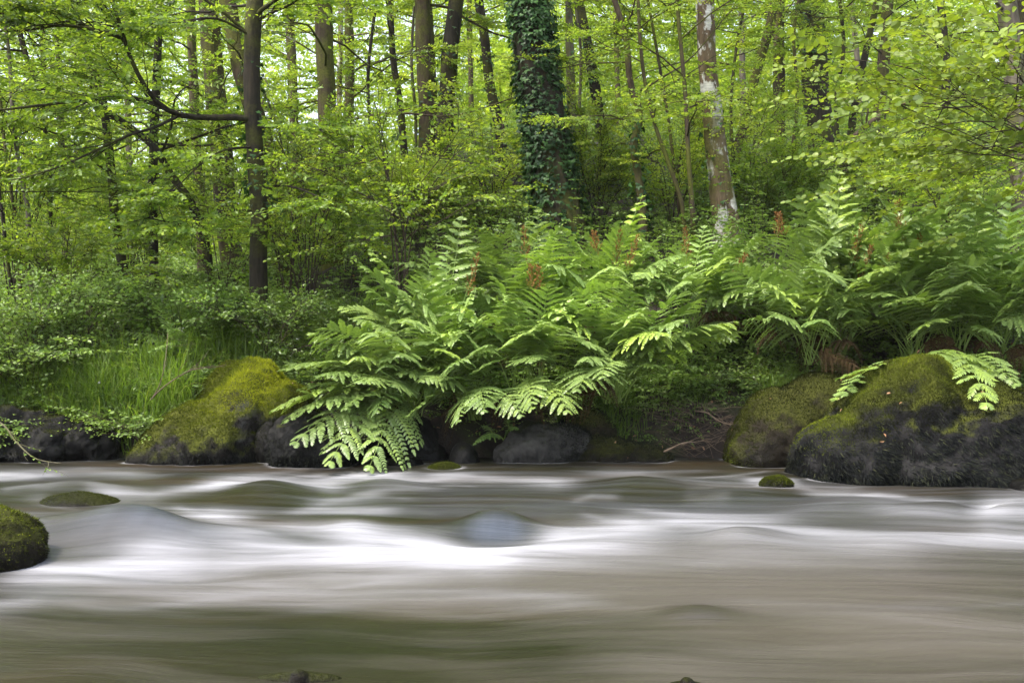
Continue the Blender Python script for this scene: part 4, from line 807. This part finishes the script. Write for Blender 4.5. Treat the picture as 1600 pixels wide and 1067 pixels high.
def fern(label, root, tips, seed, nrand=0, rl=(1.1, 1.5), azc=-90, azs=150, el=(15, 80), width=.30, vb=.55, fertile=(), name="royal_fern", group="royal ferns on the far bank", cat="fern", blade=.62, np_=12):
    """root = (px, py, Y); tips = list of (px,py,Y,arch)"""
    rng = np.random.default_rng(seed); R = at(*root); gzr = gz(R[0], R[1])
    t = thing(name, label, cat, (R[0], R[1], R[2]), group); fr = []
    for tp in tips:
        T = at(tp[0], tp[1], tp[2]); fr.append((T, tp[3] if len(tp) > 3 else .22, tp[4] if len(tp) > 4 else vb))
    for i in range(int(nrand * .95 + .5)):
        az = math.radians(azc + rng.uniform(-azs, azs)); e = math.radians(rng.uniform(*el)); l = rng.uniform(*rl)
        fr.append((R + l * np.array([math.cos(az) * math.cos(e), math.sin(az) * math.cos(e), math.sin(e)]), .10 + .30 * math.cos(e) * rng.uniform(.6, 1.1), vb + rng.normal(0, .1)))
    for T, arch, v in fr:
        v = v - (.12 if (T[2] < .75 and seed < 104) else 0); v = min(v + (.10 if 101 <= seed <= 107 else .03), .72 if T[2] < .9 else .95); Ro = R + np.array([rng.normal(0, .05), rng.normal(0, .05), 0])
        L = np.linalg.norm(T - Ro)
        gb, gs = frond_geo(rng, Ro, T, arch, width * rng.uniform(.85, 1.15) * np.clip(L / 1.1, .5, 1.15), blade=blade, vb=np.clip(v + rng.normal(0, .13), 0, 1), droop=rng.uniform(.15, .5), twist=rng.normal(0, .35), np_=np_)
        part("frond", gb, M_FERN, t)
    if 100 < seed < 126 and seed not in (114, 115, 116):
        for i in range(2):
            az = rng.uniform(-2.6, -.5); T = R + np.array([math.cos(az) * .55, math.sin(az) * .5, rng.uniform(-.05, .2)]); T[2] = max(T[2], gz(T[0], T[1]) + .02, .06)
            gb, gs = frond_geo(rng, R, T, .35, .16, blade=.6, vb=rng.uniform(.1, .6), droop=.9, twist=rng.normal(0, .8), np_=9); o = part("frond", gb, M_DEADFROND, t); o["label"] = "withered brown frond hanging at the base"
    for tp in fertile:
        gp, gs = fertile_geo(rng, R + rng.normal(0, .03, 3), at(tp[0], tp[1] - 8, tp[2] - .35)); o = part("fertile_frond", gp, M_FERTILE, t); part("stalk", gs, M_FERN, o, True)
    return t
# lower left big fern
fern("big fern whose lowest fronds dip to the river beside the black wet rock", (640, 650, 8.75), [
  (442, 572, 8.0, .30, .55), (430, 640, 7.9, .30, .75), (448, 655, 7.8, .32, .5), (465, 690, 7.7, .34, .6), (512, 722, 7.6, .40, .62), (578, 728, 7.6, .42, .7),
  (487, 516, 8.3, .22, .6), (500, 590, 7.9, .3, .55), (540, 640, 7.8, .34, .35), (555, 560, 8.0, .28, .5), (590, 640, 7.8, .36, .42), (470, 610, 8.3, .28, .45),
  (520, 545, 8.4, .25, .5), (610, 600, 7.9, .33, .4)], 101, 10, (.9, 1.2), -100, 80, (15, 60), .24)
fern("fern with fronds raised to the upper left under the open sapling", (690, 620, 8.9), [
  (572, 415, 8.9, .2, .6), (582, 388, 9.1, .15, .6), (600, 440, 8.7, .25, .5), (560, 500, 8.4, .28, .45), (640, 500, 8.0, .3, .5), (600, 560, 8.0, .32, .45), (650, 450, 8.5, .2, .5),
  (720, 345, 9.4, .05, .5), (700, 400, 9.0, .1, .45)], 102, 9, (.9, 1.3), -110, 90, (25, 75), .25, fertile=[(748, 410, 9.0)])
fern("fern whose broad front fronds hang over the shaded slab rock", (745, 655, 8.75), [
  (640, 650, 7.9, .4, .4), (718, 655, 7.8, .42, .45), (760, 640, 7.75, .42, .6), (812, 645, 7.8, .42, .6), (700, 570, 7.9, .36, .5), (660, 590, 8.0, .34, .5), (760, 540, 8.0, .3, .45), (690, 545, 8.0, .3, .95), (600, 610, 8.1, .36, .38)], 103, 8, (.8, 1.1), -95, 70, (20, 65), .25)
fern("fern at the centre of the bank with pale arching fronds above the grey rock", (820, 640, 8.8), [
  (800, 470, 8.1, .25, .65), (700, 480, 8.3, .28, .5), (860, 450, 8.4, .2, .6), (770, 430, 8.6, .2, .5), (885, 510, 8.0, .3, .5), (830, 560, 7.9, .34, .4), (885, 640, 7.75, .42, .6), (830, 640, 7.7, .42, .65)],
  104, 10, (.9, 1.3), -90, 90, (30, 75), .25)
fern("fern with fronds fanning right over the twiggy bank hollow", (955, 630, 8.8), [
  (1070, 517, 8.2, .25, .7), (1030, 570, 8.2, .3, .45), (1150, 500, 8.6, .22, .45), (1160, 520, 8.7, .25, .4), (1100, 470, 8.5, .18, .5), (985, 450, 8.5, .2, .65), (920, 560, 7.9, .34, .45), (1010, 480, 8.2, .25, .55),
  (900, 610, 7.8, .4, .5), (1040, 550, 8.4, .35, .3), (870, 480, 8.3, .25, .6), (940, 590, 7.8, .38, .5)], 105, 10, (.9, 1.3), -80, 90, (25, 70), .25)
fern("tall fern before the ivy giant with a bright upright crown", (835, 560, 9.5), [
  (838, 325, 9.5, .03, .65), (800, 350, 9.4, .08, .6), (870, 360, 9.4, .08, .6), (760, 400, 9.2, .15, .55), (900, 400, 9.1, .15, .6), (720, 440, 9.0, .2, .5), (690, 470, 9.0, .2, .5)], 106, 12, (1.0, 1.4), -90, 140, (22, 68), .25,
  fertile=[(820, 372, 9.4), (826, 425, 9.0), (846, 425, 9.0)])
fern("tall fern right of the ivy giant leaning its fronds towards the birch", (940, 540, 9.6), [
  (1005, 308, 9.8, .04, .65), (970, 350, 9.5, .08, .6), (1020, 370, 9.4, .12, .6), (920, 370, 9.5, .08, .6), (1060, 400, 9.3, .15, .6), (880, 420, 9.2, .2, .55)], 107, 12, (1.0, 1.4), -80, 140, (22, 68), .25,
  fertile=[(925, 375, 9.4), (972, 368, 9.6), (994, 380, 9.4)])
fern("fern in the middle of the right half with yellow-green fronds", (1080, 520, 9.7), [
  (1170, 420, 9.3, .15, .6), (1120, 380, 9.6, .1, .6), (1180, 470, 9.1, .2, .5), (1060, 380, 9.6, .1, .7), (1020, 430, 9.3, .2, .6), (1100, 360, 9.9, .06, .6), (1150, 530, 9.0, .25, .35)], 108, 14, (.9, 1.25), -85, 140, (15, 62), .23, vb=.55,
  fertile=[(1070, 362, 9.8), (1172, 405, 9.5)])
fern("fern filling the dip left of the tall right-hand ferns", (1200, 530, 9.5), [
  (1170, 400, 9.4, .1, .5), (1230, 390, 9.4, .08, .55), (1260, 440, 9.2, .15, .5), (1180, 480, 9.0, .25, .35)], 109, 5, (.9, 1.2), -90, 140, (18, 62), .23, vb=.45, fertile=[(1215, 345, 9.7)])
fern("tall fern above the shaded boulder with a slender pointed crown", (1305, 560, 9.2), [
  (1312, 270, 9.6, .03, .65), (1290, 320, 9.3, .05, .6), (1340, 330, 9.2, .08, .6), (1250, 370, 9.0, .12, .6), (1220, 430, 8.9, .2, .5), (1370, 390, 9.0, .12, .6), (1330, 480, 8.4, .25, .5), (1240, 500, 8.6, .3, .4)], 110, 12, (1.1, 1.6), -90, 140, (18, 62), .25,
  fertile=[(1352, 362, 9.3), (1358, 398, 9.2), (1390, 405, 9.2)])
fern("tall fern behind the biggest boulder with several brown plumes", (1430, 560, 9.0), [
  (1400, 330, 9.3, .05, .6), (1450, 350, 9.2, .05, .6), (1340, 470, 8.5, .22, .6), (1500, 340, 9.2, .1, .65), (1380, 440, 8.6, .2, .55), (1440, 460, 8.4, .22, .55), (1325, 500, 8.5, .25, .65), (1460, 500, 8.3, .28, .5)], 111, 12, (1.1, 1.5), -90, 140, (18, 62), .25,
  fertile=[(1405, 325, 9.4), (1436, 382, 9.2), (1480, 410, 9.0)])
fern("tall fern at the right edge spreading over the biggest boulder", (1560, 570, 8.9), [
  (1520, 300, 9.2, .05, .65), (1580, 310, 9.0, .05, .65), (1460, 400, 8.8, .15, .6), (1620, 380, 8.7, .12, .6), (1510, 440, 8.4, .2, .55), (1590, 470, 8.2, .22, .6), (1500, 490, 8.2, .28, .6), (1540, 370, 9.0, .1, .6)], 112, 14, (1.1, 1.6), -90, 140, (18, 62), .26)
fern("fern with low fronds reaching forward between the two rightmost tall ferns", (1490, 560, 8.8), [
  (1400, 470, 8.0, .25, .65), (1460, 430, 8.2, .2, .65), (1540, 450, 8.0, .25, .6), (1350, 420, 8.4, .2, .6), (1420, 380, 8.7, .14, .6), (1500, 380, 8.6, .14, .65), (1580, 420, 8.2, .22, .6), (1440, 510, 8.0, .3, .5), (1555, 520, 7.9, .3, .5)], 117, 6, (1.0, 1.4), -90, 140, (25, 60), .25)
fern("bright fern in front of the tall ferns above the shaded boulder", (1270, 570, 8.9), [
  (1200, 440, 8.4, .22, .65), (1250, 400, 8.6, .16, .65), (1310, 420, 8.5, .16, .6), (1210, 490, 8.3, .3, .5), (1340, 460, 8.3, .25, .6), (1160, 500, 8.5, .25, .5), (1290, 500, 8.1, .3, .4)], 118, 6, (1.0, 1.3), -90, 140, (25, 60), .25)
def gfern(label, px_, Y, tips, seed, n, fertile=(), **kw):
    x = (px_ - CX) / F * Y; fern(label, (px_, CY - (gz(x, Y) - CAMZ) / Y * F, Y), tips, seed, n, (.9, 1.3), -90, 150, (25, 70), .25, fertile=fertile, **kw)
gfern("pale fern rising highest on the slope above the shaded boulder", 1290, 10.1, [(1300, 275, 9.9, .08, .7), (1250, 300, 9.8, .12, .6), (1350, 300, 9.8, .12, .7), (1210, 350, 9.6, .2, .6), (1390, 350, 9.5, .2, .65), (1280, 350, 9.3, .2, .6), (1330, 360, 9.2, .2, .6)], 120, 8, [(1215, 340, 9.8)])
gfern("high fern with wide pale fronds between the tall right-hand crowns", 1420, 10.0, [(1430, 300, 9.7, .1, .65), (1380, 310, 9.7, .14, .6), (1480, 310, 9.6, .14, .7), (1350, 370, 9.4, .2, .6), (1440, 350, 9.2, .2, .65), (1500, 370, 9.2, .22, .7)], 121, 8, [(1404, 322, 9.8), (1436, 370, 9.5)])
gfern("high fern with wide pale fronds next to the right edge", 1545, 9.8, [(1560, 300, 9.5, .1, .65), (1500, 320, 9.5, .14, .7), (1600, 330, 9.4, .14, .65), (1470, 370, 9.2, .22, .7), (1540, 360, 9.0, .2, .7), (1600, 400, 8.9, .22, .65), (1480, 430, 8.9, .25, .6)], 122, 8)
gfern("yellow-green fern on the slope just below the birch foot", 1120, 10.3, [(1140, 350, 10, .1, .7), (1080, 370, 9.9, .15, .7), (1190, 370, 9.8, .18, .65), (1120, 410, 9.5, .2, .7), (1040, 410, 9.7, .2, .7), (1200, 430, 9.4, .25, .6)], 123, 3, vb=.6)
gfern("high fern in the shade left of the ivy giant's foot", 760, 10.1, [(740, 340, 9.9, .08, .55), (700, 370, 9.8, .12, .5), (800, 350, 9.8, .1, .6), (660, 420, 9.5, .2, .55), (760, 400, 9.4, .2, .6)], 124, 7)
fern("fern beyond the frame edge at the far right with overhanging fronds", (1690, 560, 8.9), [(1600, 350, 9.0, .1, .6), (1590, 420, 8.5, .15, .6), (1570, 500, 8.2, .25, .5)], 113, 12, (1.1, 1.5), -100, 140, (18, 62), .25)
fern("pale blue-green fern frond pair resting on top of the biggest boulder", (1480, 570, 8.3), [
  (1545, 628, 7.0, .3, .75), (1590, 600, 7.2, .22, .7), (1470, 590, 7.4, .3, .65)], 114, 0, width=.24, vb=.7, blade=.8)
fern("small fern with toothed fronds laid over the left shoulder of the biggest boulder", (1440, 580, 8.1), [
  (1318, 590, 7.45, .16, .7), (1303, 625, 7.5, .22, .75), (1330, 600, 7.6, .3, .6)], 115, 0, width=.15, vb=.7, blade=.85)
fern("little dark fern growing low between the slab rock and the grey rock", (795, 690, 8.5), [(742, 690, 8.2, .35, .4), (790, 655, 8.4, .2, .35), (755, 665, 8.3, .3, .35), (808, 670, 8.3, .3, .3)], 116, 0, width=.08, vb=.35, blade=.8, name="small_fern")
BK = "lady ferns on the left bank"
for i, (lab, rt, n) in enumerate([
  ("feathery fern arching over the grass at the left of the yellow-mossed boulder", (300, 545, 9.6), 11), ("feathery fern below the straight dark clearing trunk", (255, 520, 10.4), 10),
  ("dim feathery fern by the foot of the dark limbed tree", (350, 530, 10.0), 10), ("small feathery fern among the brambles at the left", (180, 520, 10.2), 8),
  ("dark feathery fern between the limbed tree and the big fern", (470, 520, 9.8), 10), ("feathery fern on the slope right of the birch", (1180, 300, 12.8), 9),
  ("feathery fern on the slope under the thick dark trunk", (1250, 330, 12.0), 9)]):
    b = at(*rt); b[2] = gz(b[0], b[1]); py_ = CY - (b[2] - CAMZ) / b[1] * F
    fern(lab, (rt[0], py_, rt[2]), [], 130 + i, n, (.55, .95), -90, 150, (20, 65), .13, vb=.42, name="lady_fern", group=BK if i < 5 else "lady ferns on the upper slope", blade=.8, np_=15)

# ---------------------------------------------------------------- grass
def grass_geo(rng, base, n, r, L, lean, w=.007, vb=.5):
    """n blades round each base point"""
    B = np.repeat(base, n, 0) + np.concatenate([rng.normal(0, r, (len(base) * n, 2)), np.zeros((len(base) * n, 1))], 1)
    B[:, 2] = np.maximum(ground_h(B[:, 0], B[:, 1]) - .02, np.repeat(base[:, 2], n) - .25); m = len(B); a = rng.uniform(0, 6.283, m); l = L * rng.uniform(.5, 1.25, m); b = rng.uniform(.25, 1.0, m)
    d = np.stack([np.cos(a), np.sin(a), 0 * a], -1) + np.array(lean); X = nrm(np.stack([-np.sin(a), np.cos(a), 0 * a], -1) + rng.normal(0, .3, (m, 3)))
    K = 6; s = np.linspace(0, 1, K); V = np.zeros((m, K, 2, 3))
    for i, q in enumerate(s):
        c = B + d * (l * b * q ** 2 * .7)[:, None]; c[:, 2] += l * (q - .55 * b * q ** 2.4)
        wd = w * (1 - q ** 2.2) + .0006
        V[:, i, 0] = c - X * wd / 2; V[:, i, 1] = c + X * wd / 2
    i0 = (np.arange(m)[:, None] * K + np.arange(K - 1)[None]) * 2; Fq = np.stack([i0, i0 + 1, i0 + 3, i0 + 2], -1).reshape(-1, 4)
    g.add(V.reshape(-1, 3), Fq, np.repeat(np.clip(vb + rng.normal(0, .2, m), 0, 1), K - 1))
rng = np.random.default_rng(77); g = Geo()
def patch(px0, px1, Y0, Y1, n):
    Y = rng.uniform(Y0, Y1, n); px_ = rng.uniform(px0, px1, n); x = (px_ - CX) / F * Y
    return np.stack([x, Y, ground_h(x, Y)], -1)
grass_geo(rng, patch(130, 300, 8.75, 9.5, 130), 16, .06, .6, (0, -.35, 0), vb=.5)
grass_geo(rng, patch(-40, 160, 8.75, 9.2, 90), 22, .06, .5, (0, -.4, 0), vb=.5)
grass_geo(rng, patch(280, 420, 9.4, 10.2, 90), 20, .06, .6, (0, -.2, 0), vb=.45)
grass_geo(rng, patch(440, 640, 9.3, 10.4, 80), 18, .05, .4, (0, -.2, 0), vb=.45)
grass_geo(rng, patch(960, 1120, 8.9, 9.4, 50), 16, .05, .3, (0, -.35, 0), vb=.3)
grass_geo(rng, patch(1190, 1320, 8.75, 9.2, 70), 26, .05, .32, (0, -.4, 0), vb=.55)
grass_geo(rng, patch(860, 980, 8.8, 9.1, 30), 22, .04, .4, (0, -.3, 0), vb=.3)
grass_geo(rng, patch(-200, 1800, 10, 14, 260), 10, .1, .38, (0, -.1, 0), vb=.45)
props(part("grass", g, M_GRASS), "long arching grass tufts along the bank edge", "grass", kind="stuff")

# ---------------------------------------------------------------- ground cover, far woodland, litter (nobody could count these)
rng = np.random.default_rng(78); g = Geo(); wg = Geo()
n = 42000; Y = 9.0 + 19 * rng.random(n) ** 1.5; x = rng.uniform(-1, 1, n) * (Y * .56 + .8); 
z = ground_h(x, Y); P = np.stack([x, Y, z], -1); mound = np.clip(.35 + fbm(P * np.array([.9, .9, 0]), 3, 44) * .6, .05, 1) * (.25 + .65 * sstep(9, 11.5, Y))
P[:, 2] += 1.15 * mound * rng.random(n) ** .6
az = rng.uniform(0, 6.283, n); D = np.stack([np.cos(az), np.sin(az) - .3, rng.uniform(-.1, .6, n)], -1)
spray_leaves(rng, g, wg, P, D, rng.uniform(.12, .3, n), 7, .058, vb=.6, vj=.25, nj=.4, cull=False, flat=False)
n = 1500; Y = 9.1 + 9 * rng.random(n) ** 1.4; x = rng.uniform(-1, 1, n) * (Y * .56 + .8); P = np.stack([x, Y, ground_h(x, Y)], -1)
keep = fbm(P * np.array([.7, .7, 0]), 2, 52) > -.05; P = P[keep]; n = len(P); hh = rng.uniform(.5, 1.1, n) * (.5 + .5 * sstep(9, 10.5, P[:, 1]))
St = walk(rng, P, np.stack([rng.normal(0, .15, n), rng.normal(-.08, .15, n), np.ones(n)], -1), hh, 6, .07, 0)
tubes(wg, St, (.0032 * np.linspace(1, .4, 6))[None] * np.ones((n, 1)), 3, .5)
for j, q in enumerate(np.linspace(.25, 1, 8)):      # opposite leaf pairs up the stems
    ix = q * 5; i0 = min(int(ix), 4); B = St[:, i0] * (1 - ix + i0) + St[:, i0 + 1] * (ix - i0)
    for sg in (0, math.pi):
        a = j * 1.57 + sg + rng.uniform(-.3, .3, n); sz = (.095 - .05 * q) * rng.uniform(.8, 1.2, n)
        leaves(g, 'ovate', B, np.stack([np.cos(a), np.sin(a), .15 + 0 * a], -1), up + rng.normal(0, .3, (n, 3)), sz, sz * .5, np.clip(.55 + .3 * q + rng.normal(0, .12, n), 0, 1))
n = 3500; Y = rng.uniform(8.75, 9.6, n); x = rng.uniform(-5.5, 3.2, n); P = np.stack([x, Y, ground_h(x, Y) + .22 * rng.random(n)], -1)
az = rng.uniform(0, 6.283, n); D = np.stack([np.cos(az), np.sin(az) - .5, rng.uniform(-.4, .5, n)], -1)
spray_leaves(rng, g, wg, P, D, rng.uniform(.08, .2, n), 7, .034, vb=.45, vj=.25, nj=.5, cull=False, flat=False)
gc = props(part("ground_cover", g, M_HERB), "low leafy herbs and ivy carpeting the slope", "undergrowth", kind="stuff"); part("stems", wg, M_TWIG, gc)["kind"] = "stuff"

rng = np.random.default_rng(79); g = Geo(); n = 120000
Y = 27 + 24 * rng.random(n); x = rng.uniform(-1, 1, n) * (Y * .56 + 2); base = ground_h(x, Y)
z = base + np.where(rng.random(n) < .3, 4.0, 17) * rng.random(n)
cl = fbm(np.stack([x * .35, Y * .3, z * .45], -1), 3, 61); keep = rng.random(n) < np.clip(0.78 + cl * 1.2, .05, 1)
P = np.stack([x, Y, z], -1)[keep]; n = len(P); az = rng.uniform(0, 6.283, n); D = np.stack([np.cos(az), np.sin(az), rng.normal(0, .2, n)], -1)
spray_leaves(rng, g, None, P, D, rng.uniform(.5, .9, n), 9, .15, vb=.62, vj=.25, nj=1.2, cull=False)
props(part("far_woodland", g, M_FAR), "bright mass of leaves of the wood beyond the trunks", "woodland", kind="stuff")

rng = np.random.default_rng(80); g = Geo()
for B, nn in ((B1, 16), (B11, 14), (B10, 12), (B9, 8)):
    P, N = surf_pts(rng, B, nn, lambda c, n: np.clip(n[:, 2], .05, 1)); leaves(g, 'ovate', P + N * .02, rng.normal(0, 1, P.shape), N + rng.normal(0, .3, P.shape), .03 * rng.uniform(.6, 1.2, nn), .016, rng.uniform(.2, 1, nn))
n = 900; Y = rng.uniform(8.7, 12, n); x = rng.uniform(-6, 6, n); P = np.stack([x, Y, ground_h(x, Y) + .02], -1)
leaves(g, 'ovate', P, rng.normal(0, 1, P.shape), up + rng.normal(0, .4, P.shape), .045, .025, rng.uniform(0, 1, n))
props(part("leaf_litter", g, M_DRY), "scattered dry brown leaves on rocks and soil", "leaf litter", kind="stuff")

# ---------------------------------------------------------------- dead wood, twigs, flowers
def deadwood(name, label, cat, pts, w, seed, side=4, group=None, mat=None, leafy=0):
    rng = np.random.default_rng(seed); B = bez([at(*q) for q in pts], 18); t = thing(name, label, cat, tuple(B[0]), group)
    g = Geo(); tubes(g, B[None], (w * np.linspace(1, .35, 18))[None], 8, .5, .15, seed); part("stem", g, mat or M_DEADWOOD, t, True)
    if side:
        i = rng.integers(4, 17, side); D = nrm(B[i] - B[i - 1]) + rng.normal(0, .45, (side, 3)); L = rng.uniform(.12, .35, side) * (1 + 6 * w)
        S = walk(rng, B[i], D, L, 6, .2, -.02); g = Geo(); tubes(g, S, (w * .4 * np.linspace(1, .3, 6))[None] * np.ones((side, 1)), 5, .5); part("side_twigs", g, mat or M_DEADWOOD, t, True)
        if leafy:
            g = Geo(); spray_leaves(rng, g, None, S[:, 2], D, rng.uniform(.1, .2, side), leafy, .035, 'ovate', vb=.6, cull=False); part("foliage", g, M_HERB, t)
    return t
deadwood("fallen_branch", "broken bare trunk leaning across the slope right of the thick dark trunk", "branch", [(1295,248,14.5),(1330,218,14.3),(1368,186,14.1),(1400,168,14.0),(1428,158,13.9)], .055, 201, 3)
deadwood("bare_twig", "pale bare twig arching over the left grass beside the yellow-mossed boulder", "twig", [(236,624,8.5),(255,605,8.45),(285,585,8.4),(310,575,8.45),(335,574,8.6),(352,570,8.8)], .006, 202, 5)
deadwood("bare_twig", "thin brown twig bent over the left grass above the small leafy shoot", "twig", [(238,622,8.55),(250,600,8.5),(256,575,8.5),(260,550,8.6),(262,520,8.8)], .005, 203, 3)
deadwood("driftwood_branch", "pale forked driftwood low in the bank hollow nearest the water", "branch", [(1024,712,8.45),(1050,700,8.4),(1068,692,8.4),(1090,690,8.45),(1105,685,8.5)], .010, 204, 5)
deadwood("driftwood_branch", "grey stick higher in the bank hollow left of the shaded boulder", "branch", [(1086,642,8.7),(1105,645,8.6),(1120,656,8.55),(1135,662,8.5),(1146,663,8.5)], .009, 205, 3)
deadwood("overhanging_twig", "thin leafy twig drooping to the water at the left edge", "twig", [(-60,640,7.6),(0,660,7.5),(25,690,7.4),(55,716,7.3),(95,724,7.2)], .008, 206, 5, mat=M_BARKPALE, leafy=4)
# tangle of fine roots in the hollow
rng = np.random.default_rng(210); n = 110; P0 = np.array([at(rng.uniform(1030, 1150), rng.uniform(625, 705), 8.62) for _ in range(n)])
S = walk(rng, P0, np.stack([rng.choice([-1, 1], n), rng.normal(-.1, .3, n), rng.normal(.1, .35, n)], -1), rng.uniform(.12, .45, n), 8, .2, -.05)
g = Geo(); tubes(g, S, (.002 * np.linspace(1, .4, 8))[None] * rng.uniform(.6, 1.5, (n, 1)), 4, .5)
props(part("root_tangle", g, M_DEADWOOD, smooth=True, org=tuple(at(1090, 690, 8.62))), "tangle of fine brown roots washed out of the bank hollow", "roots", kind="stuff")
# slender seedling
for i, (lab, a, b, Y) in enumerate([("white blossom head at the left edge above the bluish bramble", 24, 523, 9.3), ("white blossom head above the blossoming bramble mound", 70, 515, 9.4), ("white flower head between the clearing trunk and the limbed tree", 282, 520, 9.6),
      ("single white flower low in the bright grass", 155, 598, 8.9), ("pale flower head beside the foot of the dark limbed tree", 330, 497, 9.9), ("tiny white flower in the dark bramble left of the big fern", 465, 530, 9.4)]):
    rng = np.random.default_rng(300 + i); T = at(a, b, Y); R = np.array([T[0] + .05, T[1] + .05, gz(T[0], T[1])]); t = thing("wildflower", lab, "flower", tuple(R), "white wildflowers on the left bank")
    g = Geo(); tubes(g, bez([R, (R + T) / 2 + [.02, 0, .03], T], 8)[None], np.linspace(.003, .002, 8)[None], 4, .6); part("stem", g, M_GRASS, t)
    g = Geo(); m = 5 if i in (3, 5) else 16; c = T + rng.normal(0, .018 if m > 6 else .004, (m, 3)); a5 = np.arange(m) * 1.257
    leaves(g, 'round', c, np.stack([np.cos(a5), np.sin(a5), .3 + 0 * a5], -1), up + rng.normal(0, .4, (m, 3)), .014, .012, .5); part("petals", g, M_FLOWER, t)


# ---------------------------------------------------------------- air
me = bpy.data.meshes.new("haze"); bm = bmesh.new(); bmesh.ops.create_cube(bm, size=1); bm.to_mesh(me); bm.free()
hz = bpy.data.objects.new("haze", me); COL.objects.link(hz); hz.scale = (150, 110, 26); hz.location = (0, 38, 11.4)
m, nt, ns, lk = newmat("air"); v = ns.new("ShaderNodeVolumePrincipled"); v.inputs['Color'].default_value = (.95, .96, .9, 1); v.inputs['Density'].default_value = 0.00035
o = ns.new("ShaderNodeOutputMaterial"); lk.new(v.outputs[0], o.inputs['Volume']); me.materials.append(m); hz["kind"] = "stuff"
cy.volume_bounces = 0
